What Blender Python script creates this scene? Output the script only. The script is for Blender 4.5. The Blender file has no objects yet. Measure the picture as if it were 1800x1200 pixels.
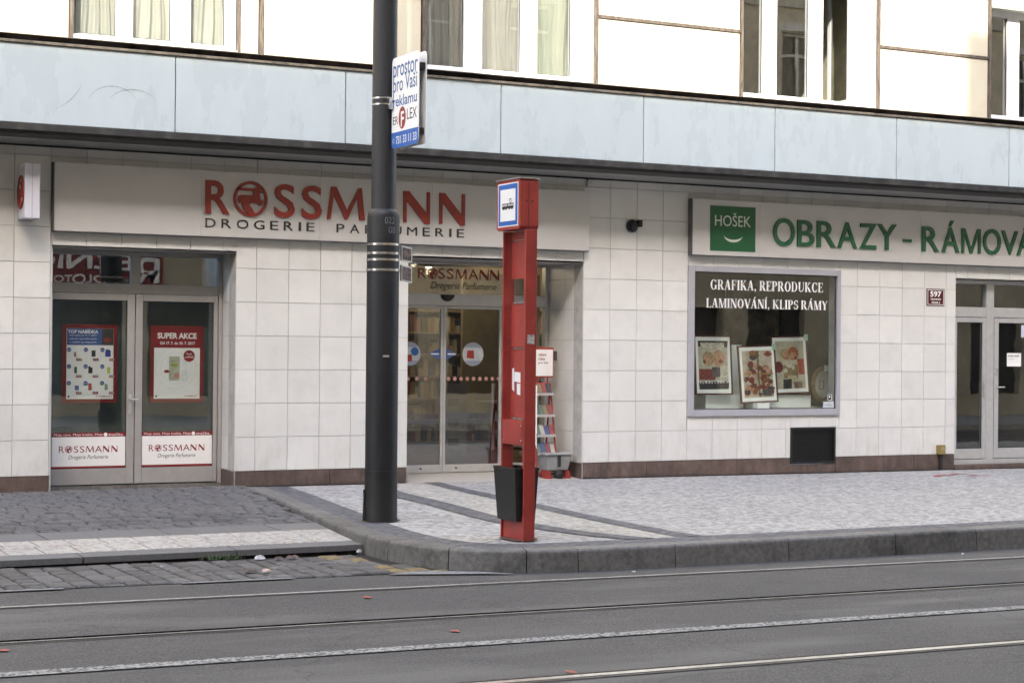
import bpy, bmesh, math, random
from mathutils import Vector, Matrix
from math import sin, cos, pi, radians as rad
random.seed(7)
S = bpy.context.scene
COL = S.collection

# ---------------------------------------------------------------- camera
CAM = Vector((-7.0606, -20.2992, 1.4769))
YAW, PIT, ROL = 0.4769, 0.00405, 0.00908
fw = Vector((sin(YAW)*cos(PIT), cos(YAW)*cos(PIT), sin(PIT)))
r0 = Vector((cos(YAW), -sin(YAW), 0)); u0 = r0.cross(fw)
rt = r0*cos(ROL)+u0*sin(ROL); up = u0*cos(ROL)-r0*sin(ROL)
cd = bpy.data.cameras.new('camera'); cam = bpy.data.objects.new('camera', cd); COL.objects.link(cam)
cam.matrix_world = Matrix.Translation(CAM) @ Matrix((rt, up, -fw)).transposed().to_4x4()
cd.sensor_width = 36; cd.lens = 3145.59/1800*36; cd.clip_end = 500; cd.clip_start = .1
S.camera = cam
# ---------------------------------------------------------------- sky, sun, exposure
SEL, SAZ = rad(38), rad(25)                      # sun height; sun stands 25 deg left of the facade's normal
sdir = Vector((-sin(SAZ)*cos(SEL), -cos(SAZ)*cos(SEL), sin(SEL)))
w = bpy.data.worlds.new('World'); S.world = w; w.use_nodes = True
nt = w.node_tree; bg = nt.nodes['Background']
sk = nt.nodes.new('ShaderNodeTexSky'); sk.sky_type = 'NISHITA'; sk.sun_disc = False
sk.sun_elevation = SEL; sk.sun_rotation = pi+SAZ; sk.air_density = 1.0; sk.dust_density = 3.4; sk.ozone_density = .8
nt.links.new(sk.outputs[0], bg.inputs[0]); bg.inputs[1].default_value = .15
sl = bpy.data.lights.new('sun', 'SUN'); sl.energy = 2.3; sl.angle = rad(.53); sl.color = (1, .92, .78)
so = bpy.data.objects.new('sun', sl); COL.objects.link(so); so.rotation_euler = sdir.to_track_quat('Z', 'Y').to_euler(); so.location = (0, -30, 40)
S.view_settings.view_transform = 'Standard'; S.view_settings.look = 'None'; S.view_settings.exposure = 2.55
S.view_settings.gamma = 1; S.view_settings.use_curve_mapping = False
S.render.engine = 'CYCLES'
try:
    S.cycles.use_denoising = True; S.cycles.max_bounces = 8; S.cycles.transparent_max_bounces = 24
    S.cycles.caustics_reflective = False; S.cycles.caustics_refractive = False; S.cycles.sample_clamp_indirect = 6
except Exception: pass

# ---------------------------------------------------------------- helpers
def mat(name, col, rough=.6, metal=0., nscale=6., var=.12, bump=0., bscale=60., col2=None, spec=.5, rnd=0., stretch=(1,1,1), stain=None, sscale=1.2, emit=None, coat=0):
    m = bpy.data.materials.new(name); m.use_nodes = True; t = m.node_tree; b = t.nodes['Principled BSDF']
    b.inputs['Roughness'].default_value = rough; b.inputs['Metallic'].default_value = metal
    b.inputs['Specular IOR Level'].default_value = spec
    b.inputs['Coat Weight'].default_value = coat
    g = t.nodes.new('ShaderNodeNewGeometry'); mp = t.nodes.new('ShaderNodeMapping'); mp.inputs['Scale'].default_value = stretch
    t.links.new(g.outputs['Position'], mp.inputs[0])
    n = t.nodes.new('ShaderNodeTexNoise'); n.inputs['Scale'].default_value = nscale; n.inputs['Detail'].default_value = 6; n.inputs['Roughness'].default_value = .65
    t.links.new(mp.outputs[0], n.inputs['Vector'])
    c2 = col2 or tuple(c*(1-var*2.2) for c in col); c1 = tuple(min(1, c*(1+var)) for c in col)
    mx = t.nodes.new('ShaderNodeMix'); mx.data_type = 'RGBA'
    mr = t.nodes.new('ShaderNodeMapRange'); mr.inputs[1].default_value = .3; mr.inputs[2].default_value = .7
    t.links.new(n.outputs[0], mr.inputs[0]); t.links.new(mr.outputs[0], mx.inputs[0])
    mx.inputs[6].default_value = (*c2, 1); mx.inputs[7].default_value = (*c1, 1)
    out = mx.outputs[2]
    if rnd:
        oi = t.nodes.new('ShaderNodeObjectInfo'); m2 = t.nodes.new('ShaderNodeMapRange'); m2.inputs[3].default_value = 1-rnd; m2.inputs[4].default_value = 1+rnd
        t.links.new(oi.outputs['Random'], m2.inputs[0]); vm = t.nodes.new('ShaderNodeVectorMath'); vm.operation = 'SCALE'
        t.links.new(out, vm.inputs[0]); t.links.new(m2.outputs[0], vm.inputs['Scale']); out = vm.outputs[0]
    if stain:
        n3 = t.nodes.new('ShaderNodeTexNoise'); n3.inputs['Scale'].default_value = sscale; n3.inputs['Detail'].default_value = 8; n3.inputs['Roughness'].default_value = .7
        t.links.new(mp.outputs[0], n3.inputs['Vector'])
        r3 = t.nodes.new('ShaderNodeMapRange'); r3.inputs[1].default_value = .52; r3.inputs[2].default_value = .72; r3.inputs[4].default_value = stain[3]
        t.links.new(n3.outputs[0], r3.inputs[0]); x3 = t.nodes.new('ShaderNodeMix'); x3.data_type = 'RGBA'
        t.links.new(r3.outputs[0], x3.inputs[0]); t.links.new(out, x3.inputs[6]); x3.inputs[7].default_value = (*stain[:3], 1); out = x3.outputs[2]
    t.links.new(out, b.inputs['Base Color'])
    rr = t.nodes.new('ShaderNodeMapRange'); rr.inputs[3].default_value = max(0, rough-.08); rr.inputs[4].default_value = min(1, rough+.08)
    t.links.new(n.outputs[0], rr.inputs[0]); t.links.new(rr.outputs[0], b.inputs['Roughness'])
    if bump:
        n2 = t.nodes.new('ShaderNodeTexNoise'); n2.inputs['Scale'].default_value = bscale; n2.inputs['Detail'].default_value = 4
        t.links.new(mp.outputs[0], n2.inputs['Vector']); bp = t.nodes.new('ShaderNodeBump'); bp.inputs['Strength'].default_value = bump; bp.inputs['Distance'].default_value = .01
        t.links.new(n2.outputs[0], bp.inputs['Height']); t.links.new(bp.outputs[0], b.inputs['Normal'])
    if emit:
        b.inputs['Emission Color'].default_value = (*emit[:3], 1); b.inputs['Emission Strength'].default_value = emit[3]
    return m
def glass(name, tint=(.93, .95, .94), boost=1.):
    m = bpy.data.materials.new(name); m.use_nodes = True; t = m.node_tree; t.nodes.clear()
    o = t.nodes.new('ShaderNodeOutputMaterial'); tr = t.nodes.new('ShaderNodeBsdfTransparent'); tr.inputs[0].default_value = (*tint, 1)
    gl = t.nodes.new('ShaderNodeBsdfGlossy'); gl.inputs['Roughness'].default_value = .008; gl.inputs[0].default_value = (1, 1, 1, 1)
    g = t.nodes.new('ShaderNodeNewGeometry'); d = t.nodes.new('ShaderNodeVectorMath'); d.operation = 'DOT_PRODUCT'
    t.links.new(g.outputs['Normal'], d.inputs[0]); t.links.new(g.outputs['Incoming'], d.inputs[1])
    def M(op, a, bb=None):
        x = t.nodes.new('ShaderNodeMath'); x.operation = op
        if isinstance(a, (int, float)): x.inputs[0].default_value = a
        else: t.links.new(a, x.inputs[0])
        if bb is not None:
            x.inputs[1].default_value = bb
        return x.outputs[0]
    f = M('ABSOLUTE', d.outputs['Value']); x = t.nodes.new('ShaderNodeMath'); x.operation = 'SUBTRACT'; x.inputs[0].default_value = 1; t.links.new(f, x.inputs[1])
    f = M('POWER', x.outputs[0], 5.); f = M('MULTIPLY', f, .95); f = M('ADD', f, .045*boost)
    n = t.nodes.new('ShaderNodeTexNoise'); n.inputs['Scale'].default_value = 1.3; t.links.new(g.outputs['Position'], n.inputs['Vector'])
    bp = t.nodes.new('ShaderNodeBump'); bp.inputs['Strength'].default_value = .05; bp.inputs['Distance'].default_value = .02
    t.links.new(n.outputs[0], bp.inputs['Height']); t.links.new(bp.outputs[0], gl.inputs['Normal'])
    mx = t.nodes.new('ShaderNodeMixShader'); t.links.new(f, mx.inputs[0]); t.links.new(tr.outputs[0], mx.inputs[1]); t.links.new(gl.outputs[0], mx.inputs[2])
    t.links.new(mx.outputs[0], o.inputs[0]); return m
class MB:
    """collects boxes, prisms, lathes; build() links one mesh object"""
    def __init__(s): s.v = []; s.f = []; s.mi = []; s.cur = 0
    def quad(s, *p):
        n = len(s.v); s.v += [tuple(q) for q in p]; s.f.append(tuple(range(n, n+len(p)))); s.mi.append(s.cur); return s
    def box(s, x0, x1, y0, y1, z0, z1, ch=0):
        if ch:      # chamfer on the four edges of the -Y face
            a = ch; n = len(s.v)
            s.v += [(x0,y1,z0),(x1,y1,z0),(x1,y1,z1),(x0,y1,z1),(x0,y0+a,z0),(x1,y0+a,z0),(x1,y0+a,z1),(x0,y0+a,z1),(x0+a,y0,z0+a),(x1-a,y0,z0+a),(x1-a,y0,z1-a),(x0+a,y0,z1-a)]
            F = [(0,3,2,1)]
            for k in range(4):
                j = (k+1) % 4; F += [(k, j, 4+j, 4+k), (4+k, 4+j, 8+j, 8+k)]
            F.append((8, 9, 10, 11))
        else:
            n = len(s.v); s.v += [(x, y, z) for x in (x0, x1) for y in (y0, y1) for z in (z0, z1)]
            F = [(0,1,3,2),(4,6,7,5),(0,4,5,1),(2,3,7,6),(0,2,6,4),(1,5,7,3)]
        for f in F: s.f.append(tuple(n+i for i in f)); s.mi.append(s.cur)
        return s
    def hull(s, bot, top):
        """prism between two rings with the same number of points"""
        n = len(s.v); k = len(bot); s.v += [tuple(p) for p in bot]+[tuple(p) for p in top]
        F = [tuple(range(k))[::-1], tuple(range(k, 2*k))]+[(i, (i+1) % k, k+(i+1) % k, k+i) for i in range(k)]
        for f in F: s.f.append(tuple(n+i for i in f)); s.mi.append(s.cur)
        return s
    def lathe(s, cx, cy, prof, n=32):
        b = len(s.v); m = len(prof)
        for r, z in prof:
            for i in range(n): s.v.append((cx+r*cos(2*pi*i/n), cy+r*sin(2*pi*i/n), z))
        for j in range(m-1):
            for i in range(n):
                s.f.append((b+j*n+i, b+j*n+(i+1) % n, b+(j+1)*n+(i+1) % n, b+(j+1)*n+i)); s.mi.append(s.cur)
        s.f.append(tuple(b+i for i in range(n))[::-1]); s.f.append(tuple(b+(m-1)*n+i for i in range(n))); s.mi += [s.cur]*2
        return s
    def tube(s, pts, r, n=8):
        pts = [Vector(p) for p in pts]; b = len(s.v)
        for k, p in enumerate(pts):
            d = (pts[min(k+1, len(pts)-1)]-pts[max(k-1, 0)]).normalized()
            a = d.orthogonal().normalized() if k == 0 else (a-d*a.dot(d)).normalized()
            c = d.cross(a)
            for i in range(n):
                t = 2*pi*i/n; s.v.append(tuple(p+(a*cos(t)+c*sin(t))*r))
        for k in range(len(pts)-1):
            for i in range(n):
                s.f.append((b+k*n+i, b+k*n+(i+1) % n, b+(k+1)*n+(i+1) % n, b+(k+1)*n+i)); s.mi.append(s.cur)
        s.f.append(tuple(b+i for i in range(n))[::-1]); s.f.append(tuple(b+(len(pts)-1)*n+i for i in range(n))); s.mi += [s.cur]*2
        return s
    def build(s, name, m, parent=None, smooth=False, bevel=0, **kw):
        me = bpy.data.meshes.new(name); me.from_pydata(s.v, [], s.f)
        for q in (m if isinstance(m, (list, tuple)) else [m]): me.materials.append(q)
        me.polygons.foreach_set('material_index', s.mi); 
        bm = bmesh.new(); bm.from_mesh(me); bmesh.ops.recalc_face_normals(bm, faces=bm.faces); bm.to_mesh(me); bm.free()
        if smooth:
            me.polygons.foreach_set('use_smooth', [True]*len(me.polygons)); me.set_sharp_from_angle(angle=rad(35))
        return place(name, me, parent, bevel=bevel, **kw)
def place(name, me, parent=None, loc=(0, 0, 0), bevel=0, **kw):
    o = bpy.data.objects.new(name, me); COL.objects.link(o)
    p = Vector(loc)
    if parent is not None:
        o.parent = parent
        q = parent
        while q is not None: p = p-Vector(q.location); q = q.parent
    o.location = p
    if bevel:
        b = o.modifiers.new('bevel', 'BEVEL'); b.width = bevel; b.segments = 2; b.limit_method = 'ANGLE'
    for k, v in kw.items(): o['category' if k == 'cat' else k] = v
    return o
def thing(name, label, cat, loc, group=None, kind=None):
    o = bpy.data.objects.new(name, None); COL.objects.link(o); o.location = loc; o.empty_display_size = .2
    o['label'] = label; o['category'] = cat
    if group: o['group'] = group
    if kind: o['kind'] = kind
    return o
def prism(poly, y0, y1, tf=None):
    """2D polygon (x, z) given thickness from y0 to y1"""
    m = MB(); m.hull([(x, y0, z) for x, z in poly], [(x, y1, z) for x, z in poly]); return m
_tc = {}
OUT = {'M': [(0,0),(.09,0),(.17,.76),(.48,0),(.53,0),(.80,.70),(.86,0),(1,0),(.91,1),(.83,1),(.53,.27),(.24,1),(.11,1)],
       'N': [(0,0),(.11,0),(.11,.70),(.82,-.03),(1,-.03),(1,1),(.89,1),(.89,.30),(.20,1),(0,1)],
       'm': [(0,0),(.13,0),(.13,.80),(.44,0),(.56,0),(.87,.80),(.87,0),(1,0),(1,1),(.82,1),(.5,.20),(.18,1),(0,1)]}
def outline_letter(name, ch, m, parent, x0, x1, z0, z1, y, depth=0.):
    P_ = [(x0+a*(x1-x0), z0+b*(z1-z0)) for a, b in OUT[ch]]; mb = MB()
    if depth: mb.hull([(a, y, b) for a, b in P_], [(a, y-depth, b) for a, b in P_])
    else: mb.quad(*[(a, y, b) for a, b in P_])
    return mb.build(name, m, parent)
def text_mesh(body, bold=0., shear=0., ext=0., spacing=1.):
    key = (body, bold, shear, ext, spacing)
    if key in _tc: return _tc[key]
    c = bpy.data.curves.new('t', 'FONT'); c.body = body; c.size = 1; c.offset = bold; c.shear = shear; c.extrude = .5 if ext else 0; c.space_character = spacing; c.resolution_u = 4
    o = bpy.data.objects.new('t', c); COL.objects.link(o); bpy.context.view_layer.update()
    e = o.evaluated_get(bpy.context.evaluated_depsgraph_get()); me = bpy.data.meshes.new_from_object(e)
    vs = [tuple(v.co) for v in me.vertices]; fs = [tuple(p.vertices) for p in me.polygons]
    bpy.data.objects.remove(o); bpy.data.curves.remove(c); bpy.data.meshes.remove(me)
    xs = [v[0] for v in vs]; ys = [v[1] for v in vs]
    _tc[key] = (vs, fs, min(xs), max(xs), min(ys), max(ys)); return _tc[key]
def text(name, body, m, parent, x0, x1, z0, z1, y, bold=0., shear=0., depth=0., spacing=1., fr=None, **kw):
    """lettering fitted to the rectangle x0..x1, z0..z1 on the plane y (facing -Y); fr maps (u, d, z) to the world"""
    vs, fs, a, b, c, d = text_mesh(body, bold, shear, depth, spacing)
    if x1 is None: x1 = x0+(b-a)*(z1-z0)/(d-c)
    def f(v):
        X = x0+(v[0]-a)/(b-a)*(x1-x0); Z = z0+(v[1]-c)/(d-c)*(z1-z0); D = y-(v[2]+.5)*depth if depth else y
        return (X, D, Z) if fr is None else fr(X, D, Z)
    me = bpy.data.meshes.new(name); me.from_pydata([f(v) for v in vs], [], fs); me.materials.append(m)
    return place(name, me, parent, **kw)
# serif capitals drawn from stems, bars and bowls: unit height 1
def serif_glyph(ch):
    T, t, sf = .20, .055, .045; P = []
    def stem(x, z0=0., z1=1., w=T, s0=1, s1=1):
        P.append([(x, z0), (x+w, z0), (x+w, z1), (x, z1)])
        if s0: P.append([(x-.07, z0), (x+w+.07, z0), (x+w+.07, z0+sf), (x-.07, z0+sf)])
        if s1: P.append([(x-.07, z1-sf), (x+w+.07, z1-sf), (x+w+.07, z1), (x-.07, z1)])
    def bar(x0, x1, z): P.append([(x0, z), (x1, z), (x1, z+t), (x0, z+t)])
    def diag(xa, za, xb, zb, wd): P.append([(xa, za), (xa+wd, za), (xb+wd, zb), (xb, zb)])
    def slab(x, z, w_=.3): P.append([(x-w_/2, z), (x+w_/2, z), (x+w_/2, z+sf), (x-w_/2, z+sf)])
    def arc(cx, cz, rx, rz, a0, a1, wx, wz, n=14):
        o = [(cx+rx*cos(rad(a0+(a1-a0)*i/n)), cz+rz*sin(rad(a0+(a1-a0)*i/n))) for i in range(n+1)]
        q = [(cx+(rx-wx)*cos(rad(a0+(a1-a0)*i/n)), cz+(rz-wz)*sin(rad(a0+(a1-a0)*i/n))) for i in range(n+1)]
        for i in range(n): P.append([o[i], o[i+1], q[i+1], q[i]])
    base = {'Á': 'A', 'Í': 'I'}.get(ch, ch); W = .75
    if base in 'PRFEDKLINM': stem(.08)
    if base == 'I': W = .36
    if base == 'L': bar(.1, .62, 0); P.append([(.57, 0), (.64, 0), (.64, .25), (.6, .25)]); W = .68
    if base in 'FE':
        bar(.1, .64, 1-t); bar(.1, .48, .5); P.append([(.58, .76), (.64, .76), (.66, 1), (.6, 1)]); W = .7; P.append([(.46, .4), (.5, .4), (.5, .64), (.46, .64)])
    if base == 'E': bar(.1, .66, 0); P.append([(.6, 0), (.68, 0), (.7, .26), (.65, .26)])
    if base in 'PR':
        bar(.1, .42, 1-t); bar(.1, .42, .46); arc(.40, .73, .28, .27, -90, 90, .19, t); W = .72
    if base == 'R': diag(.58, 0, .32, .48, .22); slab(.72, 0, .28); W = .84
    if base == 'D': bar(.1, .4, 1-t); bar(.1, .4, 0); arc(.38, .5, .42, .5, -90, 90, .2, t); W = .86
    if base == 'K': diag(.6, 0, .3, .5, .23); diag(.22, .42, .6, 1, .07); slab(.72, 0, .3); slab(.65, 1-sf, .28); W = .88
    if base == 'U': stem(.08, .3, 1, T, 0, 1); arc(.41, .32, .33, .32, 180, 360, .12, .08); stem(.67, .3, 1, .07, 0, 1); W = .84
    if base == 'N': P[0] = [(.1, 0), (.17, 0), (.17, 1), (.1, 1)]; diag(.62, 0, .08, 1, .22); P.append([(.72, 0), (.79, 0), (.79, 1), (.72, 1)]); slab(.76, 1-sf, .24); W = .88
    if base == 'M': P[0] = [(.1, 0), (.17, 0), (.17, 1), (.1, 1)]; diag(.42, 0, .1, 1, .2); diag(.46, 0, .82, 1, .06); stem(.8, 0, 1, T); W = 1.08
    if base == 'V': diag(.34, 0, .04, 1, .22); diag(.4, 0, .72, 1, .07); slab(.14, 1-sf, .3); slab(.74, 1-sf, .24); W = .84
    if base == 'A': diag(.54, 0, .3, 1, .22); diag(.06, 0, .36, 1, .07); bar(.2, .6, .32); slab(.1, 0, .24); slab(.66, 0, .32); W = .82
    if base == 'Y': diag(.3, .42, .02, 1, .22); diag(.36, .42, .66, 1, .07); stem(.28, 0, .45, T, 1, 0); slab(.12, 1-sf, .3); slab(.7, 1-sf, .24); W = .78
    if base == 'O': arc(.43, .5, .4, .51, 0, 360, .2, .06, 28); W = .86
    if base in 'CG': arc(.43, .5, .39, .51, 42, 318, .2, .06, 22); P.append([(.68, .66), (.74, .66), (.74, 1), (.7, 1)]); W = .8
    if base == 'C': P.append([(.68, .14), (.72, .14), (.76, .28), (.72, .3)])
    if base == 'G': stem(.6, .05, .45, .18, 0, 1); W = .86
    if base == 'S': arc(.33, .73, .27, .28, 30, 270, .13, .07, 14); arc(.33, .28, .29, .29, -150, 90, .14, .08, 14); P.append([(.5, .7), (.56, .7), (.56, 1), (.52, 1)]); P.append([(.04, 0), (.09, 0), (.11, .32), (.06, .32)]); W = .66
    if base == ',': P.append([(.06, .16), (.24, .16), (.24, 0), (.1, -.18), (.08, -.16), (.15, 0), (.06, 0)]); W = .34
    if ch == 'Á': P.append([(.4, 1.06), (.5, 1.06), (.64, 1.26), (.48, 1.26)])
    if ch == 'Í': P.append([(.12, 1.06), (.22, 1.06), (.36, 1.26), (.2, 1.26)])
    if ch == ' ': W = .25
    return P, W
def serif(name, body, m, parent, x0, x1, z0, z1, y):
    g = [serif_glyph(c) for c in body]; tot = sum(q[1] for q in g)+.05*(len(g)-1); k = (x1-x0)/tot; x = x0; mb = MB()
    for i, (P, W) in enumerate(g):
        for j, p in enumerate(P): mb.hull([(x+a*k, y-.0004*(j % 4), z0+b*(z1-z0)) for a, b in p], [(x+a*k, y+.0006, z0+b*(z1-z0)) for a, b in p])
        x += (W+.05)*k
    return mb.build(name, m, parent)

# ---------------------------------------------------------------- materials
M = {}
M['tile'] = mat('cream wall tile', (.66, .66, .645), .38, nscale=3.2, var=.045, bump=.04, bscale=9, rnd=.045, stain=(.42, .41, .38, .3), sscale=1.6)
M['grout'] = mat('grout', (.46, .45, .43), .9)
M['granite_base'] = mat('brown granite base', (.135, .092, .078), .55, nscale=2.2, var=.3, bump=.15, bscale=80, rnd=.12, stain=(.05, .05, .05, .75), sscale=2.6)
def splash(m, col, h, amt):
    t = m.node_tree; b = t.nodes['Principled BSDF']; src = b.inputs['Base Color'].links[0].from_socket; L = t.links.new
    g = t.nodes.new('ShaderNodeNewGeometry'); sp = t.nodes.new('ShaderNodeSeparateXYZ'); L(g.outputs['Position'], sp.inputs[0])
    mp = t.nodes.new('ShaderNodeMapping'); mp.inputs['Scale'].default_value = (5, 5, 1.1); L(g.outputs['Position'], mp.inputs[0])
    n = t.nodes.new('ShaderNodeTexNoise'); n.inputs['Scale'].default_value = 2.2; n.inputs['Detail'].default_value = 8; n.inputs['Roughness'].default_value = .7; L(mp.outputs[0], n.inputs['Vector'])
    a = t.nodes.new('ShaderNodeMapRange'); a.inputs[1].default_value = h; a.inputs[2].default_value = 0; a.inputs[3].default_value = .12; a.inputs[4].default_value = 1; L(sp.outputs[2], a.inputs[0])
    c = t.nodes.new('ShaderNodeMapRange'); c.inputs[1].default_value = .48; c.inputs[2].default_value = .75; c.inputs[4].default_value = amt; L(n.outputs[0], c.inputs[0])
    k = t.nodes.new('ShaderNodeMath'); k.operation = 'MULTIPLY'; L(a.outputs[0], k.inputs[0]); L(c.outputs[0], k.inputs[1])
    x = t.nodes.new('ShaderNodeMix'); x.data_type = 'RGBA'; L(k.outputs[0], x.inputs[0]); L(src, x.inputs[6]); x.inputs[7].default_value = (*col, 1); L(x.outputs[2], b.inputs['Base Color'])
splash(M['tile'], (.38, .35, .29), .6, .45); splash(M['granite_base'], (.035, .033, .03), .0001, .8)
M['metal_trim'] = mat('aluminium trim', (.62, .62, .62), .35, .8)
M['door_frame'] = mat('grey painted door frame', (.33, .32, .315), .4, nscale=9, var=.04)
M['alu'] = mat('silver aluminium frame', (.50, .50, .50), .38, .35, nscale=9, var=.05)
M['shop_frame'] = mat('lilac grey window frame', (.365, .365, .40), .4, var=.03)
M['gasket'] = mat('black gasket', (.015, .015, .015), .6)
M['glass'] = glass('window glass', (.93, .95, .94), 1.7); M['glass_en'] = glass('entrance glass', (.72, .72, .70), 3.2)
M['glass_up'] = glass('upper window glass', (.92, .93, .92), 3.0)
M['fascia'] = mat('pale blue fascia glass', (.485, .565, .605), .28, nscale=1.6, var=.03, stain=(.42, .46, .47, .05), sscale=2.2, rnd=.02, stretch=(1.5, 1, .6))
M['panel'] = mat('ivory facade panel', (.62, .585, .47), .3, nscale=1.5, var=.04, rnd=.02, stain=(.46, .42, .33, .45), sscale=1.7)
M['dark_trim'] = mat('weathered dark metal trim', (.035, .034, .034), .6, nscale=5, var=.35, bump=.2, bscale=30, stain=(.08, .075, .07, .8), sscale=5)
M['brown_metal'] = mat('brown oxidised mullion', (.17, .14, .115), .5, .3, nscale=12, var=.35, stretch=(4, 4, .5))
M['soffit'] = mat('grey soffit board', (.30, .30, .29), .8, var=.1)
M['black'] = mat('black void', (.012, .012, .012), .9)
M['sign_face'] = mat('silver grey sign board', (.55, .54, .53), .42, .1, nscale=1.2, var=.03)
M['sign_side'] = mat('sign side', (.10, .095, .10), .5)
M['red'] = mat('red sign letter', (.27, .030, .022), .4, var=.05)
M['darkred'] = mat('dark red print', (.22, .006, .012), .5, var=.05)
M['ink'] = mat('near black print', (.02, .02, .022), .5)
M['green'] = mat('green sign letter', (.020, .105, .045), .42, var=.05)
M['greenpanel'] = mat('green logo panel', (.014, .10, .036), .4, var=.06)
M['palegreen'] = mat('pale lettering', (.62, .66, .6), .5, var=.02)
M['white'] = mat('white print', (.80, .80, .80), .5, var=.02)
M['whitesun'] = mat('white window frame', (.78, .78, .80), .35, var=.02)
M['pole'] = mat('black painted steel pole', (.0065, .007, .0095), .5, nscale=14, var=.3, bump=.1, bscale=25, stain=(.02, .02, .02, .5), sscale=4, stretch=(1, 1, .3))
M['polelow'] = mat('tarred pole foot', (.005, .005, .005), .5, nscale=14, var=.3, bump=.2, bscale=25)
M['steel'] = mat('stainless band', (.62, .62, .64), .22, 1.)
M['postred'] = mat('red painted steel', (.33, .040, .031), .38, nscale=5, var=.12, bump=.05, bscale=60, stain=(.17, .02, .018, .5), sscale=3)
M['bin'] = mat('black bin plastic', (.012, .012, .013), .5, nscale=20, var=.3, bump=.2, bscale=120)
M['blue'] = mat('sign blue', (.03, .12, .42), .4, var=.03)
M['txtblue'] = mat('lettering blue', (.02, .10, .30), .45, var=.03)
M['rust'] = mat('rusty stain', (.11, .07, .05), .9, nscale=20, var=.4)

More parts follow.
